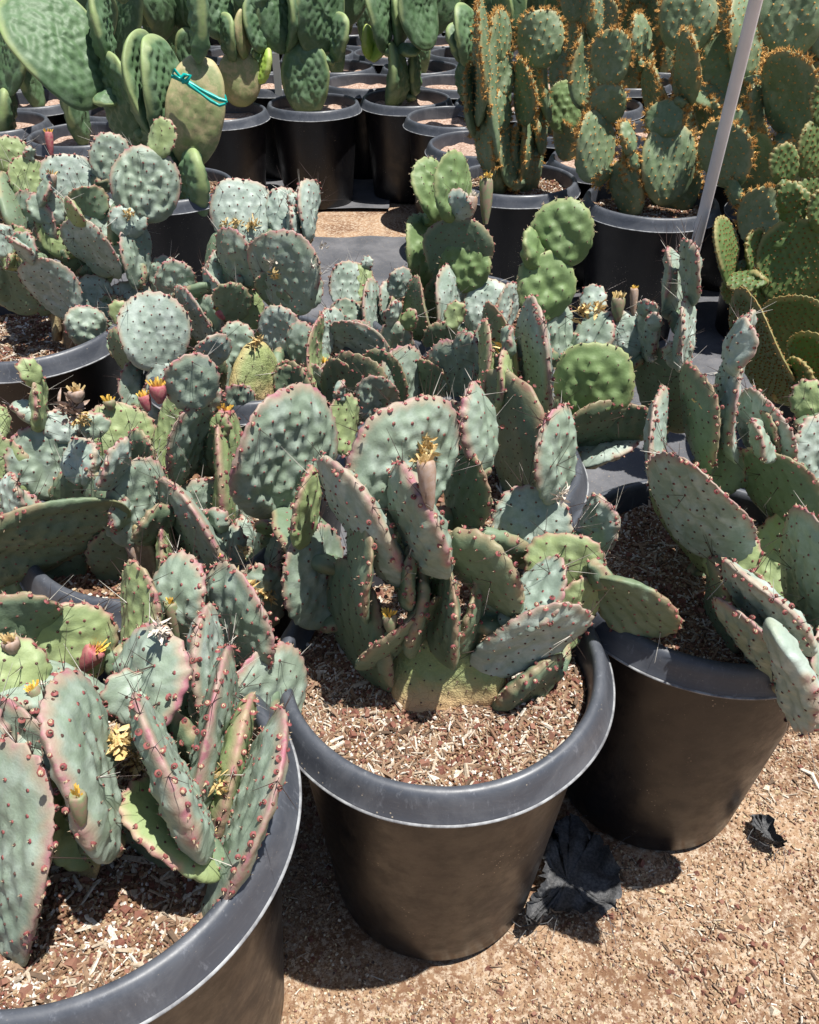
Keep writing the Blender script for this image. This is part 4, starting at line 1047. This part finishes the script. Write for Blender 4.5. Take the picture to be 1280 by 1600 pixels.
R2 = plant((-.455, 4.22), 'paddle_cactus', 'paddle cactus on a wide shadow striped foot pad with dark green pads above', [
 (478, 170, 478, 62, 74, .0, .2, 1, 'p', dict(link=False, T=.05)),
 (450, 80, 420, -60, 84, .0, .22, 1, 'p'), (470, 80, 462, -50, 28, .0, .3, 1, 'p'), (495, 85, 508, -50, 84, -.02, .15, 1, 'p'),
 (522, 95, 530, 20, 40, .08, .1, 0, 'p'),
], res=1, T=.035)
R3 = plant((-.015, 4.33), 'paddle_cactus', 'paddle cactus on a narrow upright foot pad at the end of the pot row', [
 (622, 160, 622, 64, 36, .0, .2, 1, 'p', dict(link=False, T=.05)),
 (602, 82, 596, -50, 46, .0, .25, 1, 'p'), (655, 78, 652, -60, 68, .0, .22, 1, 'p'), (625, 75, 625, -30, 26, .02, .3, 1, 'p'),
 (648, 150, 648, 75, 20, .12, .2, 1, 'p'), (578, 92, 575, 38, 24, .08, .3, 1, 'v', dict(spines=0)),
], res=1, T=.035)
R4 = plant((.20, 3.93), 'paddle_cactus', 'small paddle cactus with dimpled dark pads left of the tall bristled cactus', [
 (728, 160, 728, 90, 34, .0, .1, 0, 'p', dict(link=False, T=.04)),
 (735, 100, 724, 2, 42, .0, .2, 1, 'p'), (722, 95, 708, 35, 32, -.03, .2, 1, 'p'),
], res=1, T=.03)

for P_, fr, sd in ((E_, .30, 1), (F_, .30, 2), (G_, .22, 3), (I_, .22, 4), (J_, .16, 5), (C_, .10, 6)): young(P_, fr, sd)

# teal ribbon round the scarred pad
def ribbon():
    Yb = N_.loc.y-.08; root = empty('plastic_ribbon', at_y(310, 135, Yb-.03)); tag(root, 'teal plastic ribbon tied round the scarred tan cactus pad', 'ribbon'); o0 = root.location
    def strip(name, pts, w, dy):
        P = [at_y(x, y, Yb+.045-dy)-o0 for x, y in pts]; V, Q = [], []; r = random.Random(len(pts))
        for i, p in enumerate(P):
            d = (P[min(i+1, len(P)-1)]-P[max(i-1, 0)]).normalized(); u = d.cross(Vector((0, 1, 0))).normalized(); ww = w*r.uniform(.6, 1.2)
            V += [p+u*ww, p+Vector((0, -.004, 0)), p-u*ww, p+Vector((0, .004, 0))]
            if i: k = 4*i; Q += [(k-4+a, k-4+(a+1) % 4, k+(a+1) % 4, k+a) for a in range(4)]
        kid(root, obj(name, mesh(name, V, np.array(Q), [M_RIB]), root))
    strip('band', [(268, 118), (280, 124), (296, 130), (312, 139), (328, 148), (342, 155), (354, 158)], .008, .095)
    strip('band', [(272, 108), (282, 120), (297, 134), (314, 146), (330, 158), (343, 165), (353, 162)], .006, .10)
    strip('loose_end', [(282, 124), (288, 117), (297, 118), (292, 127), (284, 128)], .006, .108)
    strip('loose_end', [(272, 108), (270, 116), (280, 122), (290, 126)], .005, .108)
    a = [(354, 160), (351, 150), (340, 142)]; strip('band', a, .006, .02)
ribbon()

# ------------------------------------------------------------------ flowers, buds and fruit
A_.dry(190, 1160, 30, 26); A_.dry(215, 1190, 26, 20); A_.dry(345, 1225, 28, 18); A_.dry(228, 1115, 16, 14, mat=M_DRYW); A_.dry(235, 1160, 15, 12, mat=M_DRYW)
A_.dry(252, 985, 22, 22, mat=M_DRYW); A_.dry(65, 1070, 14, 12, mat=M_DRYW); A_.dry(310, 1290, 16, 12, mat=M_DRYW)
A_.fruit(128, 1285, 120, 1240, 26, M_FRG); A_.fruit(130, 1045, 152, 1012, 32, M_FRU); A_.fruit(68, 1100, 50, 1075, 20, M_FRG); A_.fruit(130, 1350, 132, 1330, 18, M_FRG, off=-.02); A_.fruit(22, 1020, 15, 1000, 26, M_FRB, 'dry')
A_.fruit(278, 1000, 266, 940, 20, M_FRG); A_.dry(325, 1295, 14, 12)
I_.dry(380, 925, 34, 34); I_.dry(350, 922, 20, 16, mat=M_DRYW); I_.dry(420, 930, 16, 14); I_.fruit(218, 880, 198, 838, 20, M_FRB); I_.fruit(250, 628, 246, 602, 24, M_FRU); I_.fruit(232, 640, 224, 618, 18, M_FRU)
I_.dry(112, 640, 26, 26, mat=M_FRB); I_.dry(128, 655, 20, 18); I_.fruit(122, 628, 118, 610, 24, M_FRB, 'dry'); I_.fruit(174, 640, 170, 625, 18, M_FRG); I_.fruit(352, 660, 351, 640, 20, M_FRU); I_.dry(382, 862, 14, 10)
B_.fruit(672, 790, 664, 718, 28, M_FRB, 'dry'); B_.dry(660, 705, 30, 40); B_.dry(662, 716, 24, 20)
B_.fruit(762, 975, 762, 930, 34, M_FRU, 'white'); B_.fruit(612, 990, 608, 960, 22, M_FRG); B_.fruit(485, 828, 485, 815, 13, M_FRU); B_.dry(878, 775, 18, 14, mat=M_DRYW); B_.fruit(350, 870, 345, 868, 6, M_FRU)
B_.dry(775, 835, 16, 12)
F_.dry(370, 350, 12, 12); F_.dry(395, 352, 14, 14); F_.dry(352, 350, 10, 10); F_.dry(430, 430, 14, 12); F_.dry(425, 410, 12, 12, mat=M_DRYW); F_.fruit(350, 498, 343, 484, 16, M_FRU); F_.fruit(505, 610, 505, 565, 16, M_FRB); F_.dry(400, 535, 16, 14); F_.dry(490, 415, 9, 9, mat=M_DRYW); F_.dry(505, 385, 10, 8, mat=M_DRYW)
E_.dry(200, 335, 12, 12); E_.fruit(82, 292, 80, 272, 16, M_FRB, 'dry'); E_.fruit(80, 240, 76, 206, 12, M_FRU); E_.dry(22, 345, 18, 18); E_.fruit(12, 308, 10, 296, 12, M_FRU); E_.dry(28, 398, 10, 10)
G_.fruit(759, 345, 760, 278, 20, M_FRG); G_.dry(760, 278, 10, 12); G_.fruit(733, 340, 737, 306, 20, M_FRB, 'white')
J_.dry(910, 488, 18, 20); J_.dry(935, 482, 16, 16); J_.fruit(965, 500, 966, 464, 20, M_FRG, 'dry'); J_.fruit(990, 490, 991, 450, 12, M_FRB); J_.dry(1022, 562, 12, 10, mat=M_DRYW); J_.dry(788, 545, 20, 22); J_.dry(775, 570, 18, 14, mat=M_DRYW); J_.fruit(762, 560, 765, 520, 10, M_FRB, 'dry'); pass
C_.dry(1090, 625, 12, 12); C_.dry(1085, 645, 10, 10)

# ------------------------------------------------------------------ background plants copied along the rows
def proto(name, kind, label, group, seed, tall):
    r = random.Random(seed); P = Plant(name, (0, 0, .40), label, group); root = P.root
    def put(B, yaw, tilt, roll, L, W, T, lvl):
        M = Matrix.Translation(B) @ Matrix.Rotation(yaw, 4, 'Z') @ Matrix.Rotation(tilt, 4, 'X') @ Matrix.Rotation(roll, 4, 'Y')
        k = kind if not (kind == 'p' and r.random() < .15 and lvl == 2) else 'v'
        build_pad(root, M, L, W, T, k, 12, 36, 0)
        return M
    if kind == 'p':
        L0 = r.uniform(.24, .34); y0 = r.uniform(0, 3.1); M0 = put(Vector((0, 0, .0)), y0, 0, 0, L0, L0*r.uniform(.45, .62), .05, 0)
        for i, f in enumerate((-.7, .1, .75)):
            L1 = r.uniform(.30, .42)*tall; B = M0 @ Vector((f*L0*.22, 0, L0*(.94-.14*abs(f))))
            M1 = put(B, y0+r.uniform(-.9, .9), r.uniform(-.2, .2), f*.6, L1, L1*r.uniform(.55, .68), .032, 1)
            for g in (-.5, .5):
                if r.random() < .6: L2 = r.uniform(.2, .32); put(M1 @ Vector((g*L1*.35, 0, L1*.92)), y0+r.uniform(-1.2, 1.2), r.uniform(-.3, .3), f*.4+g*.6, L2, L2*.62, .026, 2)
    else:
        for _ in range(4):
            a = r.uniform(0, 6.28); L0 = r.uniform(.14, .22); y0 = r.uniform(0, 3.14); M0 = put(Vector((.06*math.cos(a), .06*math.sin(a), 0)), y0, r.uniform(-.25, .25), r.uniform(-.2, .2), L0, L0*.75, .03, 0)
            M1 = M0; L1 = L0
            for lv in range(4):
                L2 = r.uniform(.16, .26); M1 = put(M1 @ Vector((r.uniform(-.2, .2)*L1, 0, L1*.93)), 0, 0, 0, .001+L2, L2*.72, .026, lv) if False else put((M1 @ Vector((r.uniform(-.2, .2)*L1, 0, L1*.93))), y0+r.uniform(-1.3, 1.3), r.uniform(-.25, .25), r.uniform(-.35, .35), L2, L2*r.uniform(.6, .85), .026, lv); L1 = L2
    return root
pp = [proto('paddle_cactus', 'p', 'tall green paddle cactus in the crowded rows at the back', 'tall green paddle cacti in the back rows', 40+i, 1.15) for i in range(4)]
sp_ = [proto('spiny_cactus', 's', 'orange bristled cactus in the rows behind the pipe', 'orange bristled cacti in the back rows', 60+i, 1.) for i in range(4)]
used = set(); rr = random.Random(9)
for i, (x, y) in enumerate(rows):
    if (abs(x-.20) < .01 and abs(y-3.93) < .01) or (abs(x-.75) < .01 and abs(y-3.25) < .01): continue
    u = 640+x/(y*.788+.45)*F; spiny = u > 870+rr.uniform(-30, 60)*(y > 4.6) and y < 6.2
    if y > 4.6 and rr.random() < (.10 if y > 5.4 else .18): continue      # gaps where the rows show through
    if y < 5.0 and (545 < u < 590 or 668 < u < 722): continue
    if y >= 5.2 and 732 < u < 758: continue
    lst = sp_ if spiny else pp; k = rr.randrange(4); src = lst[k]
    c = src if (src.name not in used) else copy_tree(src); used.add(src.name)
    s = rr.uniform(.85, 1.15)*(.72 if spiny and y < 3.3 else 1); c.location = (x, y, .40); c.rotation_euler = (0, 0, rr.uniform(0, 6.28)); c.scale = (s, s, s)
# yellow fruits on a far plant and a white plant tag
tg = empty('plant_tag', at_y(436, 150, 4.5)); tag(tg, 'small white plastic plant tag standing in a pot behind the striped foot pad', 'plant tag')
V = [(-.018, 0, 0), (.018, 0, 0), (.018, 0, .19), (-.018, 0, .19), (-.018, .003, 0), (.018, .003, 0), (.018, .003, .19), (-.018, .003, .19)]
obj('tag_plate', mesh('tag_plate', V, np.array([(0, 1, 2, 3), (5, 4, 7, 6), (0, 4, 5, 1), (1, 5, 6, 2), (2, 6, 7, 3), (3, 7, 4, 0)]), [M_TAG], smooth=False), tg)
